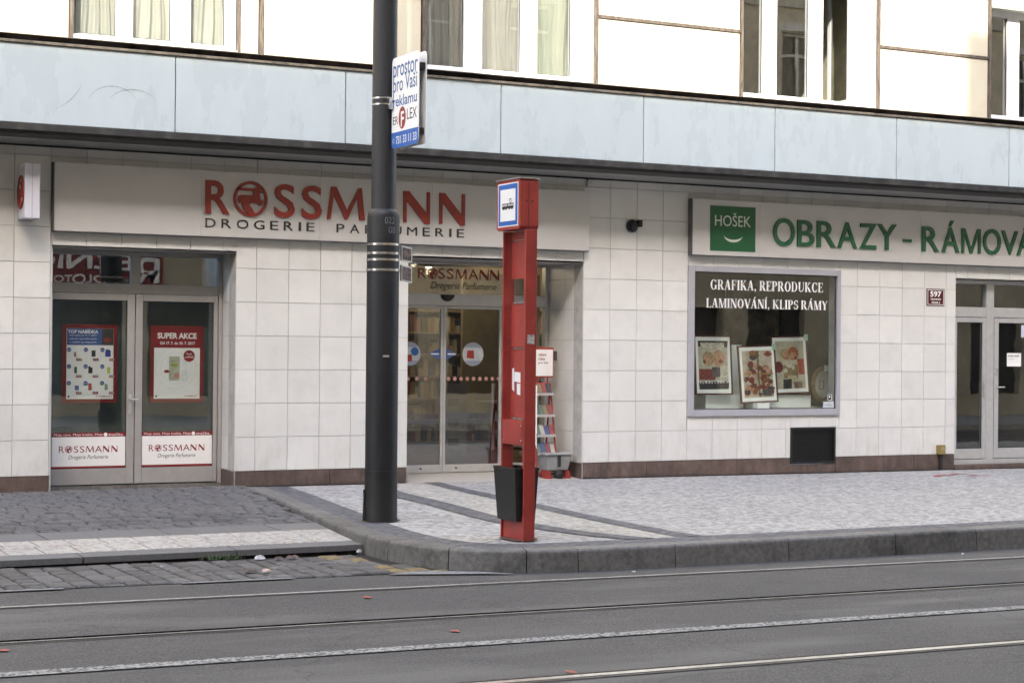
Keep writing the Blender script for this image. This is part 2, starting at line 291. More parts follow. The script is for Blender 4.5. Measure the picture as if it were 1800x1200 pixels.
def ground_mat(name, kind):
    m = bpy.data.materials.new(name); m.use_nodes = True; t = m.node_tree; b = t.nodes['Principled BSDF']; L = t.links.new
    g = t.nodes.new('ShaderNodeNewGeometry')
    def noise(sc, det=5, ro=.6):
        n = t.nodes.new('ShaderNodeTexNoise'); n.inputs['Scale'].default_value = sc; n.inputs['Detail'].default_value = det; n.inputs['Roughness'].default_value = ro; L(g.outputs['Position'], n.inputs['Vector']); return n.outputs[0]
    def ramp(src, stops):
        r = t.nodes.new('ShaderNodeValToRGB'); e = r.color_ramp.elements
        while len(e) < len(stops): e.new(.5)
        for q, (p, c) in zip(e, stops): q.position = p; q.color = (*c, 1)
        L(src, r.inputs[0]); return r.outputs[0]
    def mixc(f, a, c, blend='MIX'):
        x = t.nodes.new('ShaderNodeMix'); x.data_type = 'RGBA'; x.blend_type = blend
        if isinstance(f, float): x.inputs[0].default_value = f
        else: L(f, x.inputs[0])
        for k, q in ((6, a), (7, c)):
            if isinstance(q, tuple): x.inputs[k].default_value = (*q, 1)
            else: L(q, x.inputs[k])
        return x.outputs[2]
    bp = t.nodes.new('ShaderNodeBump'); bp.inputs['Distance'].default_value = .01
    if kind == 'asphalt':
        fine = ramp(noise(75, 3, .8), [(.34, (.022, .0213, .0213)), (.5, (.052, .0505, .050)), (.66, (.128, .123, .119))])
        big = ramp(noise(.55, 6), [(.3, (.80, .80, .82)), (.7, (1.12, 1.1, 1.08))])
        c = mixc(1., fine, big, 'MULTIPLY')
        sp = ramp(noise(2.6, 9, .75), [(.62, (0, 0, 0)), (.78, (.35, .35, .35))])
        c = mixc(sp, c, (.035, .033, .032))
        mpn = t.nodes.new('ShaderNodeMapping'); mpn.inputs['Scale'].default_value = (.35, 1.5, 1); mpn.inputs['Rotation'].default_value = (0, 0, .6); L(g.outputs['Position'], mpn.inputs[0])
        wn = t.nodes.new('ShaderNodeTexNoise'); wn.inputs['Scale'].default_value = 1.1; wn.inputs['Detail'].default_value = 4; L(mpn.outputs[0], wn.inputs['Vector'])
        sun_patch = ramp(wn.outputs[0], [(.50, (0, 0, 0)), (.68, (.6, .6, .6))]); c = mixc(sun_patch, c, (.125, .12, .112))  # pale slanting streaks imitate reflected sunlight patches in the asphalt colour
        cr = t.nodes.new('ShaderNodeTexVoronoi'); cr.feature = 'DISTANCE_TO_EDGE'; cr.inputs['Scale'].default_value = .33
        dn = t.nodes.new('ShaderNodeTexNoise'); dn.inputs['Scale'].default_value = 3.; dn.inputs['Detail'].default_value = 6; L(g.outputs['Position'], dn.inputs['Vector'])
        dv = t.nodes.new('ShaderNodeVectorMath'); dv.operation = 'MULTIPLY_ADD'; L(dn.outputs['Color'], dv.inputs[0]); dv.inputs[1].default_value = (.6, .6, .6); L(g.outputs['Position'], dv.inputs[2]); L(dv.outputs[0], cr.inputs['Vector'])
        cf = ramp(cr.outputs['Distance'], [(0, (.55, .55, .55)), (.006, (0, 0, 0))]); c = mixc(cf, c, (.02, .019, .018))
        L(noise(90, 2), bp.inputs['Height']); bp.inputs['Strength'].default_value = .5; b.inputs['Roughness'].default_value = .82
    else:
        cols = {'mosaic': [(.0, (.20, .196, .19)), (.35, (.34, .333, .322)), (.8, (.43, .423, .41)), (1, (.25, .23, .215))],
                'mosaicwarm': [(.0, (.26, .25, .23)), (.4, (.37, .355, .32)), (.8, (.46, .44, .40)), (1, (.31, .28, .25))],
                'mosaicdark': [(.0, (.06, .06, .067)), (.5, (.10, .10, .11)), (1, (.15, .15, .16))],
                'tactile': [(.0, (.36, .35, .33)), (.5, (.44, .43, .40)), (1, (.28, .23, .20))]}[kind]
        v = t.nodes.new('ShaderNodeTexVoronoi'); v.inputs['Scale'].default_value = 19 if kind != 'tactile' else 26; v.inputs['Randomness'].default_value = .75; L(g.outputs['Position'], v.inputs['Vector'])
        v2 = t.nodes.new('ShaderNodeTexVoronoi'); v2.feature = 'DISTANCE_TO_EDGE'; v2.inputs['Scale'].default_value = v.inputs['Scale'].default_value; v2.inputs['Randomness'].default_value = .75; L(g.outputs['Position'], v2.inputs['Vector'])
        sx = t.nodes.new('ShaderNodeSeparateColor'); L(v.outputs['Color'], sx.inputs[0])
        c = ramp(sx.outputs[0], cols)
        ed = ramp(v2.outputs['Distance'], [(.0, (.42, .42, .43)), (.09, (1, 1, 1))])
        c = mixc(.75, c, ed, 'MULTIPLY')
        big = ramp(noise(1.1, 7, .7), [(.28, (.86, .86, .87)), (.68, (1.06, 1.06, 1.05))]); c = mixc(1., c, big, 'MULTIPLY')
        sp = ramp(noise(7, 8, .8), [(.62, (0, 0, 0)), (.76, (.35, .35, .35))]); c = mixc(sp, c, (.20, .19, .185))
        L(v2.outputs['Distance'], bp.inputs['Height']); bp.inputs['Strength'].default_value = .6; b.inputs['Roughness'].default_value = .75
    L(c, b.inputs['Base Color']); L(bp.outputs[0], b.inputs['Normal'])
    return m
M['asphalt'] = ground_mat('asphalt', 'asphalt'); M['mosaic'] = ground_mat('pale mosaic paving', 'mosaic'); M['mosaicwarm'] = ground_mat('cream mosaic paving', 'mosaicwarm')
M['mosaicdark'] = ground_mat('dark mosaic paving', 'mosaicdark'); M['tactile'] = ground_mat('tactile paver', 'tactile')
M['sett'] = mat('grey cobble', (.096, .094, .096), .62, nscale=22, var=.25, bump=.4, bscale=70, rnd=.3, stain=(.075, .058, .04, .4), sscale=6)
M['settjoint'] = mat('dark joint sand', (.018, .016, .014), .95, nscale=30, var=.3)
M['yellowsett'] = mat('worn yellow cobble', (.20, .14, .05), .75, nscale=9, var=.25, col2=(.075, .072, .065), bump=.4, bscale=70, rnd=.1)
M['kerb'] = mat('granite kerb', (.155, .148, .138), .7, nscale=22, var=.2, bump=.3, bscale=110, rnd=.18, stain=(.03, .027, .025, .8), sscale=2.3)
M['kerblight'] = mat('light granite slab', (.14, .138, .14), .7, nscale=30, var=.12, bump=.3, bscale=110, rnd=.06, stain=(.13, .125, .12, .5), sscale=2)
M['concrete'] = mat('pale concrete patch', (.20, .198, .20), .85, nscale=10, var=.2, bump=.3)

# ---------------------------------------------------------------- heights of the ground
def zr(x, y=0): return -.37-.008*x
def zs(x, y=0): return -.190-.004*x
def zd(x, y): return -.16+.0195*y
# ---------------------------------------------------------------- road, tracks, pavements
m = MB(); xs = [-90, -60, -30, -15, -8, -4, 0, 4, 8, 15, 30, 60, 100]
def sheet(xa, ya, xb, yb, fz, dz=0):
    mm = MB(); mm.quad((xa, ya, fz(xa, ya)+dz), (xb, ya, fz(xb, ya)+dz), (xb, yb, fz(xb, yb)+dz), (xa, yb, fz(xa, yb)+dz)); return mm
m = MB()
m.box(-90, 100, -120, 90, -2.4, -2.0)
m.build('ground', M['concrete'], kind='structure', label='dark subsoil under the whole street')
sheet(-90, -16.2, 100, -.02, zr, -.004).build('road', M['asphalt'], kind='structure', label='grey asphalt roadway with tram rails')
ox = MB(); ox.hull([(-90, -16.2, -1.9), (100, -16.2, -1.9), (100, -22.6, -1.9), (-90, -22.6, -1.9)], [(-90, -16.2, .13+.35), (100, -16.2, -1.02), (100, -22.6, -1.02), (-90, -22.6, .13+.35)])
ox.build('far_pavement', M['mosaic'], kind='structure', label='pavement on the camera side of the street')
rail = mat('polished rail steel', (.80, .81, .82), .3, 1., nscale=20, var=.1); railold = mat('dull rail steel', (.42, .42, .41), .45, .6, nscale=20, var=.2)
groove = mat('rail groove', (.006, .006, .006), 1., spec=0)
tr = thing('tram_track', 'tram track sunk in the asphalt nearest the kerb', 'tram track', (0, -8.5, zr(0)), kind='structure')
def strip(ya, yb, dz, name, mt, par, x0=-60, x1=80, **k): return sheet(x0, ya, x1, yb, zr, dz).build(name, mt, par, **k)
def railset(y, par, g, lt, gd):
    strip(y-.035, y+.02, .004, 'rail', lt, par); strip(y+.02, y+.02+gd, .004, 'rail_groove', groove, par)
strip(-7.775, -7.725, .004, 'rail', railold, tr); strip(-7.725, -7.705, .003, 'rail_groove', M['kerb'], tr)
strip(-9.275, -9.250, .004, 'rail', railold, tr); strip(-9.250, -9.175, .003, 'rail_groove', groove, tr)
tr2 = thing('tram_track', 'tram track with bright polished rail nearest the camera', 'tram track', (0, -12, zr(0)), kind='structure')
for yy in (-11.56, -13.0): 
    strip(yy-.035, yy+.03, .004, 'rail', rail, tr2); strip(yy+.03, yy+.05, .003, 'rail_groove', groove, tr2); strip(yy-.075, yy-.05, .003, 'rail_edge', M['kerb'], tr2)
dirt = mat('rail side dirt', (.055, .043, .036), .9, nscale=14, var=.4, bump=.2)
for yy, q in ((-7.79, 0), (-9.30, 0), (-11.62, 1)): strip(yy-.02, yy, .0025, 'rail_dirt', dirt, tr2 if q else tr)
strip(-11.505, -11.48, .002, 'rail_dirt', dirt, tr2)
# rough pale dividing strip between the tracks
def linemat():
    m = mat('worn white road line', (.5, .49, .47), .85, nscale=40, var=.1, bump=.6, bscale=60)
    t = m.node_tree; b = t.nodes['Principled BSDF']; v = t.nodes.new('ShaderNodeTexVoronoi'); v.inputs['Scale'].default_value = 60
    g = t.nodes.new('ShaderNodeNewGeometry'); t.links.new(g.outputs['Position'], v.inputs['Vector']); r = t.nodes.new('ShaderNodeValToRGB'); s = t.nodes.new('ShaderNodeSeparateColor')
    t.links.new(v.outputs['Color'], s.inputs[0]); t.links.new(s.outputs[0], r.inputs[0]); e = r.color_ramp.elements
    e[0].position = .22; e[0].color = (.05, .05, .05, 1); e[1].position = .55; e[1].color = (.29, .285, .27, 1); t.links.new(r.outputs[0], b.inputs['Base Color']); return m
strip(-10.41, -10.27, .004, 'road_line', linemat(), None, kind='structure', label='rough white line between the two tram tracks')
# pavement edge: outer line of the kerb
PATH = [(-.12, -.02), (-.22, -.8), (-.34, -1.6), (-.48, -2.5), (-.62, -3.4), (-.75, -4.2), (-.85, -4.95), (-.91, -5.6), (-.89, -6.2), (-.76, -6.72), (-.5, -7.05), (-.15, -7.22), (.3, -7.29), (1.4, -7.26), (2.5, -7.22), (3.75, -7.17), (5.4, -7.10), (8.0, -7.02), (12, -6.9), (20, -6.6), (60, -5.2)]
def densify(P, d=.12):
    # Catmull-Rom through the first points, so that the corner is round
    out = []
    for i in range(len(P)-1):
        p0 = Vector(P[max(i-1, 0)]); p1 = Vector(P[i]); p2 = Vector(P[i+1]); p3 = Vector(P[min(i+2, len(P)-1)])
        if i > 12: p0 = p1-(p2-p1); p3 = p2+(p2-p1)
        n = max(1, int((p2-p1).length/d)) if i <= 16 else 4
        for k in range(n):
            s = k/n; out.append(.5*((2*p1)+(p2-p0)*s+(2*p0-5*p1+4*p2-p3)*s*s+(-p0+3*p1-3*p2+p3)*s**3))
    out.append(Vector(P[-1])); return out
EP = densify(PATH)
def offset(P, d):
    out = []
    for i, p in enumerate(P):
        t = (P[min(i+1, len(P)-1)]-P[max(i-1, 0)]).normalized(); n = Vector((-t.y, t.x))
        out.append(p+n*d)
    return out
KW = .21; IN = offset(EP, KW); BAND = offset(EP, KW+.30)
for A in (IN, BAND):
    for p in A:
        p.y = min(p.y, -.02)
# pavement top
def poly_sheet(P, fz, dz=0):
    mm = MB(); mm.quad(*[(p[0], p[1], fz(p[0], p[1])+dz) for p in P]); return mm
pts = [(p.x, p.y) for p in IN]+[(60, -.02)]
vs = poly_sheet(pts, zs); vs.build('pavement', M['mosaic'], kind='structure', label='pale grey mosaic pavement along the shop fronts')
mm = MB()
for i in range(len(IN)-1): mm.quad(*[(p.x, p.y, zs(p.x)+.004) for p in (IN[i], IN[i+1], BAND[i+1], BAND[i])])
mm.build('paving_band', M['mosaicdark'], kind='structure', label='dark mosaic band just behind the kerb')
def ribbon(up, lo, mt, lab, dz=.008):
    def sm(P):
        o = []
        for i in range(len(P)-1):
            p0 = Vector(P[max(i-1, 0)]); p1 = Vector(P[i]); p2 = Vector(P[i+1]); p3 = Vector(P[min(i+2, len(P)-1)])
            for k in range(6):
                s = k/6; o.append(.5*((2*p1)+(p2-p0)*s+(2*p0-5*p1+4*p2-p3)*s*s+(-p0+3*p1-3*p2+p3)*s**3))
        return o+[Vector(P[-1])]
    a, b = sm(up), sm(lo); m_ = MB()
    for i in range(len(a)-1): m_.quad(*[(p.x, p.y, zs(p.x)+dz) for p in (a[i], a[i+1], b[i+1], b[i])])
    return m_.build('paving_stripe', mt, kind='structure', label=lab)
SA = [(1.75, -.05), (1.36, -1.15), (1.19, -2.89), (.99, -4.54), (.98, -5.18), (1.12, -6.19), (1.38, -6.78)]
SAl = [(1.50, -.05), (1.07, -1.15), (.90, -2.89), (.72, -4.54), (.71, -5.18), (.86, -6.19), (1.08, -6.78)]
SB = [(2.40, -.05), (2.27, -1.0), (2.18, -2.03), (2.07, -3.27), (1.94, -4.77), (1.86, -6.18), (1.90, -6.76)]
SBl = [(2.18, -.05), (2.05, -1.0), (1.95, -2.03), (1.83, -3.27), (1.70, -4.77), (1.62, -6.18), (1.62, -6.76)]
ribbon(SB, SAl, M['mosaicwarm'], 'cream mosaic field between the two dark curved stripes', .0045)
ribbon(SA, SAl, M['mosaicdark'], 'dark curved paving stripe nearer the black pole'); ribbon(SB, SBl, M['mosaicdark'], 'dark curved paving stripe farther right, behind the red post')
# kerb stones
kb = thing('kerb', 'grey granite kerb curving round the tram stop corner', 'kerb', (0, -7.2, zs(0)), kind='structure')
cum = [0]
for i in range(1, len(EP)): cum.append(cum[-1]+(EP[i]-EP[i-1]).length)
def s_of(x, y): return min(range(len(EP)), key=lambda i: (EP[i]-Vector((x, y))).length)
cuts = [s_of(*q) for q in ((-.2, -.6), (-.3, -1.4), (-.43, -2.2), (-.57, -3.1), (-.7, -3.9), (-.83, -4.8), (-.93, -5.55), (-.9, -6.1), (-.7, -6.85), (-.21, -7.2), (.27, -7.28), (1.24, -7.26), (2.48, -7.22), (3.74, -7.17), (4.73, -7.13), (5.9, -7.08), (7.2, -7.05), (8.6, -7.0), (10, -6.96), (12, -6.9))]
cuts = [0]+sorted(set(cuts))+[len(EP)-1]
for a, b in zip(cuts[:-1], cuts[1:]):
    mm = MB(); n0 = len(mm.v); g = .005
    for i in range(a, b+1):
        o_, n_ = EP[i].copy(), IN[i].copy(); t = (EP[min(i+1, len(EP)-1)]-EP[max(i-1, 0)]).normalized()
        sh = g if i == a else (-g if i == b else 0); o_ += t*sh; n_ += t*sh
        nn = (n_-o_).normalized(); zt = zs(o_.x)+.003; zb = zr(o_.x)-.1
        for p, z in ((n_, zb), (n_, zt), (o_+nn*.018, zt), (o_+nn*.004, zt-.014), (o_, zt-.03), (o_-nn*.012, zb)): mm.v.append((p.x, p.y, z))
    k = b-a+1
    for i in range(k-1):
        for j in range(6): mm.f.append((n0+i*6+j, n0+i*6+(j+1) % 6, n0+(i+1)*6+(j+1) % 6, n0+(i+1)*6+j)); mm.mi.append(0)
    mm.f += [tuple(range(n0, n0+6)), tuple(range(n0+(k-1)*6, n0+k*6))]; mm.mi += [0, 0]
    mm.build('kerb_stone', M['kerb'], kb)
# driveway of cobbles
def in_left(x, y):      # left of the pavement's edge
    for i in range(len(EP)-1):
        if EP[i].y >= y >= EP[i+1].y:
            t = (EP[i].y-y)/max(1e-6, EP[i].y-EP[i+1].y); return x < EP[i].x+(EP[i+1].x-EP[i].x)*t-.015
    return True
def clipx(y):
    for i in range(len(EP)-1):
        if EP[i].y >= y >= EP[i+1].y:
            t = (EP[i].y-y)/max(1e-6, EP[i].y-EP[i+1].y); return EP[i].x+(EP[i+1].x-EP[i].x)*t
    return -.9
mm = MB(); ys = [-.02-.23*i for i in range(25)]
for a, b in zip(ys[:-1], ys[1:]): mm.quad((-40, a, zd(0, a)-.03), (clipx(a)+.02, a, zd(0, a)-.03), (clipx(b)+.02, b, zd(0, b)-.03), (-40, b, zd(0, b)-.03))
dw = mm.build('driveway', M['settjoint'], kind='structure', label='cobbled driveway apron in front of the grey double doors')
def stone(w_, d_, h_, seed):
    R_ = random.Random(seed); c = .014; m_ = MB(); j = lambda: R_.uniform(-.008, .008)
    B = [(-w_/2, -d_/2), (w_/2, -d_/2), (w_/2, d_/2), (-w_/2, d_/2)]; B = [(x+j(), y+j()) for x, y in B]
    n = len(m_.v); hz = [R_.uniform(-.006, .004) for _ in range(4)]
    m_.v += [(x, y, -h_) for x, y in B]+[(x, y, -.012+z) for (x, y), z in zip(B, hz)]+[(x*(1-2*c/w_), y*(1-2*c/d_), z) for (x, y), z in zip(B, hz)]+[(0, 0, .004)]
    for r in (0, 4):
        for k in range(4): m_.f.append((r+k, r+(k+1) % 4, r+4+(k+1) % 4, r+4+k)); m_.mi.append(0)
    for k in range(4): m_.f.append((8+k, 8+(k+1) % 4, 12)); m_.mi.append(0)
    return m_
def mesh_of(mb, name, mt):
    o = mb.build(name, mt); me = o.data; bpy.data.objects.remove(o); return me
def lay(parent, spots, var, mt, fz, name='cobble', limit=290):
    """spots: (x, y, w, d, rot, material or None) ; nearest become parts, the rest one stuff part"""
    meshes = {}
    spots = sorted(spots, key=lambda s: s[1]); far = MB()
    for k, (x, y, w_, d_, ro, mo) in enumerate(spots):
        mt_ = mo or mt; key = (round(w_, 3), round(d_, 3), random.randrange(var), mt_.name)
        if key not in meshes: meshes[key] = mesh_of(stone(key[0], key[1], .06, hash(key[:3]) % 9999), name, mt_)
        z = fz(x, y)+random.uniform(-.005, .004)
        if k < limit and -5.2 < x < 14:
            o = place(name, meshes[key], parent, loc=(x, y, z)); o.rotation_euler.z = ro
            o.rotation_euler.x = random.uniform(-.02, .02)
        else:
            n = len(far.v)
            for v in meshes[key].vertices: far.v.append((x+v.co.x*cos(ro)-v.co.y*sin(ro), y+v.co.x*sin(ro)+v.co.y*cos(ro), z+v.co.z))
            for p in meshes[key].polygons: far.f.append(tuple(n+i for i in p.vertices)); far.mi.append(0)
    if far.v: far.build(name+'s', mt, parent, kind='stuff')
spots = []; y = -.12; row = 0
while y > -3.80:
    x = -9.0+random.uniform(0, .2)
    while True:
        w_ = random.choice((.16, .18, .20, .22, .24)); xe = clipx(y)-.02
        if x+w_ > xe:
            if xe-x > .08: spots.append((x+(xe-x)/2, y, round(xe-x-.016, 2), .138, 0, None))
            break
        spots.append((x+w_/2, y, w_-.016, .138, random.uniform(-.03, .03), None)); x += w_
    y -= .158
lay(dw, spots, 3, M['sett'], zd)
# flat slab row, tactile pavers, low kerb
def slabs(y0, y1, wd, name, mt, fz, par, x0=-8.4, dz=0, jit=.0, sl=None, th=.05):
    x = x0
    while x < -.2:
        w_ = wd*random.uniform(1-jit, 1+jit); a, b = x+.006, x+w_-.006
        def cl(X, Y): return min(X, clipx(Y)-.01)
        P = [(cl(a, y0), y0), (cl(b, y0), y0), (cl(b, y1), y1), (cl(a, y1), y1)]
        if P[1][0]-P[0][0] < .03: break
        m_ = MB(); m_.hull([(p[0], p[1], fz(*p)+dz-th) for p in P], [(p[0], p[1], fz(*p)+dz) for p in P]); m_.build(name, mt, par, bevel=.004); x += w_
slabs(-3.87, -4.40, 1.05, 'paving_slab', M['kerblight'], zd, dw, jit=.12)
slabs(-4.41, -4.85, .30, 'tactile_paver', M['tactile'], zd, dw)
slabs(-4.86, -5.28, .30, 'tactile_paver', M['tactile'], zd, dw, x0=-8.45)
MB().box(-40, -.98, -5.572, -5.566, -.45, -.322).build('shade_dirt_line', mat('black gutter shade and dirt', (.010, .009, .008), 1., spec=0, nscale=20, var=.4), dw)  # black strip paints in the shadow line below the step, along with dirt
slabs(-5.29, -5.56, 1.3, 'edge_stone', M['kerblight'], zd, dw, dz=-.002, jit=.1, th=.14)
# gutter of big setts
gt = sheet(-40, -5.5, -.5, -6.93, zr, .002).build('gutter', M['settjoint'], kind='structure', label='worn cobbled gutter between driveway and asphalt')
spots = []
x = -8.0; k = 0
while x < -.55:
    w_ = random.choice((.15, .17, .19)); y = -5.62-random.uniform(0, .12)
    while y > -6.9:
        d_ = random.choice((.22, .26, .30, .2)); 
        if y-d_ < -6.88: d_ = y+6.94
        if d_ < .08: break
        yc = y-d_/2; xc = x+w_/2
        if xc+w_/2 < clipx(yc)-.02:
            yl = (yc < -6.6 and xc > -1.9 and random.random() < .3) or (abs(xc-(-1.18+(yc+6)*-.2)) < .11 and yc < -5.7 and random.random() < .8)
            spots.append((xc, yc, w_-.020, round(d_-.020, 2), random.uniform(-.03, .03), M['yellowsett'] if yl else None))
        y -= d_
    x += w_; k += 1
lay(gt, spots, 2, M['sett'], lambda x, y: zr(x, y)+.013)
sheet(-4.9, -6.99, -3.9, -6.90, zr, .008).build('concrete_patch', M['concrete'], kind='structure', label='pale concrete patch at the asphalt edge, far left')
sheet(-3.0, -6.99, -2.1, -6.92, zr, .008).build('concrete_patch', M['concrete'], kind='structure', label='pale concrete patch at the asphalt edge, left of the litter')
m = MB(); m.quad((-1.3, -7.0, zr(-1)+.01), (-.3, -7.32, zr(-.3)+.01), (-.55, -7.1, zr(-.5)+.012), (-1.0, -6.86, zr(-1)+.012)); m.build('concrete_patch', M['concrete'], kind='structure', label='pale concrete wedge at the foot of the rounded kerb')
op = mat('sprayed orange paint', (.34, .075, .05), .6, nscale=25, var=.2)
def blot(cx, cy, rx, ry, fz, mt, name, lab, n=14, dz=.006):
    m_ = MB(); m_.quad(*[(cx+rx*(1+random.uniform(-.3, .2))*cos(2*pi*i/n), cy+ry*(1+random.uniform(-.3, .2))*sin(2*pi*i/n), fz(cx+rx*cos(2*pi*i/n))+dz) for i in range(n)]); return m_.build(name, mt, kind='structure', label=lab)
for q, (x, y) in enumerate(((-1.97, -8.17), (-2.05, -9.84), (-2.09, -11.44), (-4.86, -9.54))):
    blot(x, y, .03, .045, zr, op, 'paint_mark', ('orange paint dot on the asphalt in the nearest track strip by the kerb', 'orange paint dot on the asphalt between dark rail and white line', 'orange paint dot beside the bright rail', 'orange paint dot at the left edge of the road')[q])
m = MB()
for q in range(16):
    a = random.uniform(9.45, 10.35); b_ = -.95+random.uniform(-.22, .22); m.cur = 0
    m.quad(*[(a+random.uniform(.04, .11)*cos(2*pi*i/7), b_+random.uniform(.02, .05)*sin(2*pi*i/7), zs(a)+.005+q*.0003) for i in range(7)])
m.build('paint_mark', op, kind='structure', label='orange sprayed scribble on the pavement near the right doors')

# ---------------------------------------------------------------- the building
B = thing('apartment_building', 'apartment building with cream tiled shop floor, pale blue canopy fascia and ivory panels above', 'building', (4, 0, 0))
P = .40589
WX0, WX1 = -90, 100
# openings (x0, x1, z0, z1) in the tile plane
OPEN = [(-2.42, -.25, -.5, 2.58), (1.975, 4.47, -.5, 2.595), (6.08, 8.625, .585, 2.62), (10.735, 13.4, -.5, 2.55), (7.79, 8.565, -.5, .418)]
def subtract(r, o):
    x0, x1, z0, z1 = r; a, b, c, d = o
    if a >= x1 or b <= x0 or c >= z1 or d <= z0: return [r]
    out = []
    if a > x0: out.append((x0, a, z0, z1))
    if b < x1: out.append((b, x1, z0, z1))
    xx0, xx1 = max(x0, a), min(x1, b)
    if c > z0: out.append((xx0, xx1, z0, c))
    if d < z1: out.append((xx0, xx1, d, z1))
    return out
def rects(r, ops):
    R_ = [r]
    for o in ops: R_ = [q for s in R_ for q in subtract(s, o)]
    return [q for q in R_ if q[1]-q[0] > .012 and q[3]-q[2] > .012]
back = MB()
for r in rects((WX0, WX1, -1.2, 3.9), OPEN): back.box(r[0], r[1], .022, .25, r[2], r[3])
back.build('wall_core', M['grout'], B)
hidden = MB(); full = None; gp = .0024; cnt = 0
full = mesh_of(MB().box(gp, P-gp, -.0, .02, gp, .4-gp, ch=.002), 'wall_tile', M['tile'])
for j in range(-16, 40):
    for i in range(10):
        x0, x1 = j*P, (j+1)*P; z0 = .4*i; z1 = min(.4*i+.4, 3.705)
        if i == 9: z0 = 3.6
        rr = rects((x0, x1, z0, z1), OPEN)
        if not rr: continue
        behind = (i in (7, 8) and z0 > 2.75 and z1 < 3.53 and ((x0 > -2.3 and x1 < 4.4) or x0 > 6.2))
        vis = -8 <= j <= 29 and not behind
        if not vis or cnt > 293:
            for r in rr: hidden.box(r[0]+gp, r[1]-gp, 0, .02, r[2]+gp, r[3]-gp)
            continue
        cnt += 1
        if len(rr) == 1 and abs(rr[0][1]-rr[0][0]-P) < 1e-4 and abs(rr[0][3]-rr[0][2]-.4) < 1e-4:
            place('wall_tile', full, B, loc=(x0, random.uniform(-.001, .001), z0))
        else:
            m = MB()
            for r in rr: m.box(r[0]+gp, r[1]-gp, 0, .02, r[2]+gp, r[3]-gp)
            m.build('wall_tile', M['tile'], B)
hidden.build('wall_tiles', M['tile'], B, kind='stuff')
# jamb tiles and lining of the two recessed entrances
def jamb(X, depth, zt, zb0, name='jamb_tile', face=-1):
    n = max(1, round(depth/.4+.001)); w_ = depth/n
    for c in range(n):
        for i in range(-1, 7):
            z0, z1 = max(.4*i, -.0), min(.4*i+.4, zt)
            if z1-z0 < .02: continue
            m = MB(); m.box(*(sorted((X+.022, X+.002)) if face < 0 else sorted((X-.022, X-.002))), c*w_+gp, (c+1)*w_-gp, z0+gp, z1-gp); m.build(name, M['tile'], B)
jamb(4.47, .98, 2.595, 0); jamb(-.25, .5, 2.58, 0)
lin = MB()
lin.box(4.495, 4.6, .025, 1.1, -.6, 2.7); lin.box(-.225, -.1, .025, 1.5, -.6, 2.7); lin.box(-2.56, -2.425, .255, .6, -.6, 2.7); lin.box(1.83, 1.97, .255, 1.1, -.6, 2.7)
lin.build('reveal_wall', M['grout'], B)
rs_ = mat('recess soffit', (.36, .345, .32), .7)
for q in ((-2.42, -.25, .0, .62, 2.581, 2.60), (1.975, 4.47, .0, 1.1, 2.597, 2.62), (10.735, 13.4, .0, .3, 2.552, 2.57)): MB().box(*q).build('recess_ceiling', rs_, B)
tl = MB()
for r in ((-2.425, -2.405, .022, .5), (1.958, 1.973, .022, .98), (10.718, 10.733, .022, .25)): tl.box(*r, -.3, 2.58)
tl.build('left_reveal', M['tile'], B)
# granite base
for a, b in ((-6.6, -5.0), (-5.0, -3.6), (-3.6, -2.43), (-.245, .95), (.95, 1.965), (4.475, 5.45), (5.45, 6.9), (6.9, 7.785), (8.57, 9.97), (9.97, 10.725), (13.5, 15), (15, 17)):
    MB().box(a+.003, b-.003, -.006, .02, -.6, -.003).build('base_slab', M['granite_base'], B)
MB().box(7.788, 8.567, -.006, .02, -.6, -.095).build('base_slab', M['granite_base'], B)
for X, d0, d1 in ((4.472, .0, .96), (-.248, .0, .48)): MB().box(X-.006, X+.02, d0, d1, -.6, -.003).build('base_slab', M['granite_base'], B)
for X in (4.462, -.258, 1.972): MB().box(X, X+.012, -.012, .0, -.3, .01 if X < 1 or X > 4 else 0.0).build('corner_strip', M['metal_trim'], B)
# canopy: soffit, dark trim, fascia panels, top ledge
MB().box(WX0, WX1, -.64, .0, 3.715, 3.80).build('soffit', M['soffit'], B)
MB().box(WX0, WX1, -.012, .0, 3.695, 3.715).build('soffit_edge', M['black'], B)
x = -7.37
MB().box(WX0, WX1, -.72, -.0, 4.76, 4.79).build('canopy_core', M['black'], B)
MB().box(WX0, WX1, -.765, -.70, 3.80, 4.74).build('fascia_backing', M['black'], B)
m = MB(); m.hull([(WX0, -.78, 3.745), (WX0, -.64, 3.715), (WX0, -.64, 3.80), (WX0, -.78, 3.80)], [(WX1, -.78, 3.745), (WX1, -.64, 3.715), (WX1, -.64, 3.80), (WX1, -.78, 3.80)]); m.build('drip_board', mat('dark soffit board', (.06, .058, .055), .8), B)
MB().box(WX0, WX1, -.822, -.785, 3.775, 3.857).build('fascia_trim', M['dark_trim'], B, bevel=.006)
while x < 20:
    xe = x+2.041
    if xe > -5: MB().box(x+.006, xe-.006, -.80, -.775, 3.86, 4.708, ch=.003).build('fascia_panel', M['fascia'], B)
    x = xe
MB().box(WX0, WX1, -.825, -.7, 4.712, 4.742).build('ledge_trim', mat('beige ledge metal', (.17, .145, .115), .6, nscale=8, var=.3), B, bevel=.004)
MB().box(WX0, WX1, -.79, -.7, 4.744, 4.808).build('ledge_gap', mat('brown black ledge', (.006, .005, .0045), 1., spec=0, nscale=6, var=.4), B)
MB().box(WX0, WX1, -.735, -.7, 4.81, 4.825).build('window_ledge', M['brown_metal'], B)
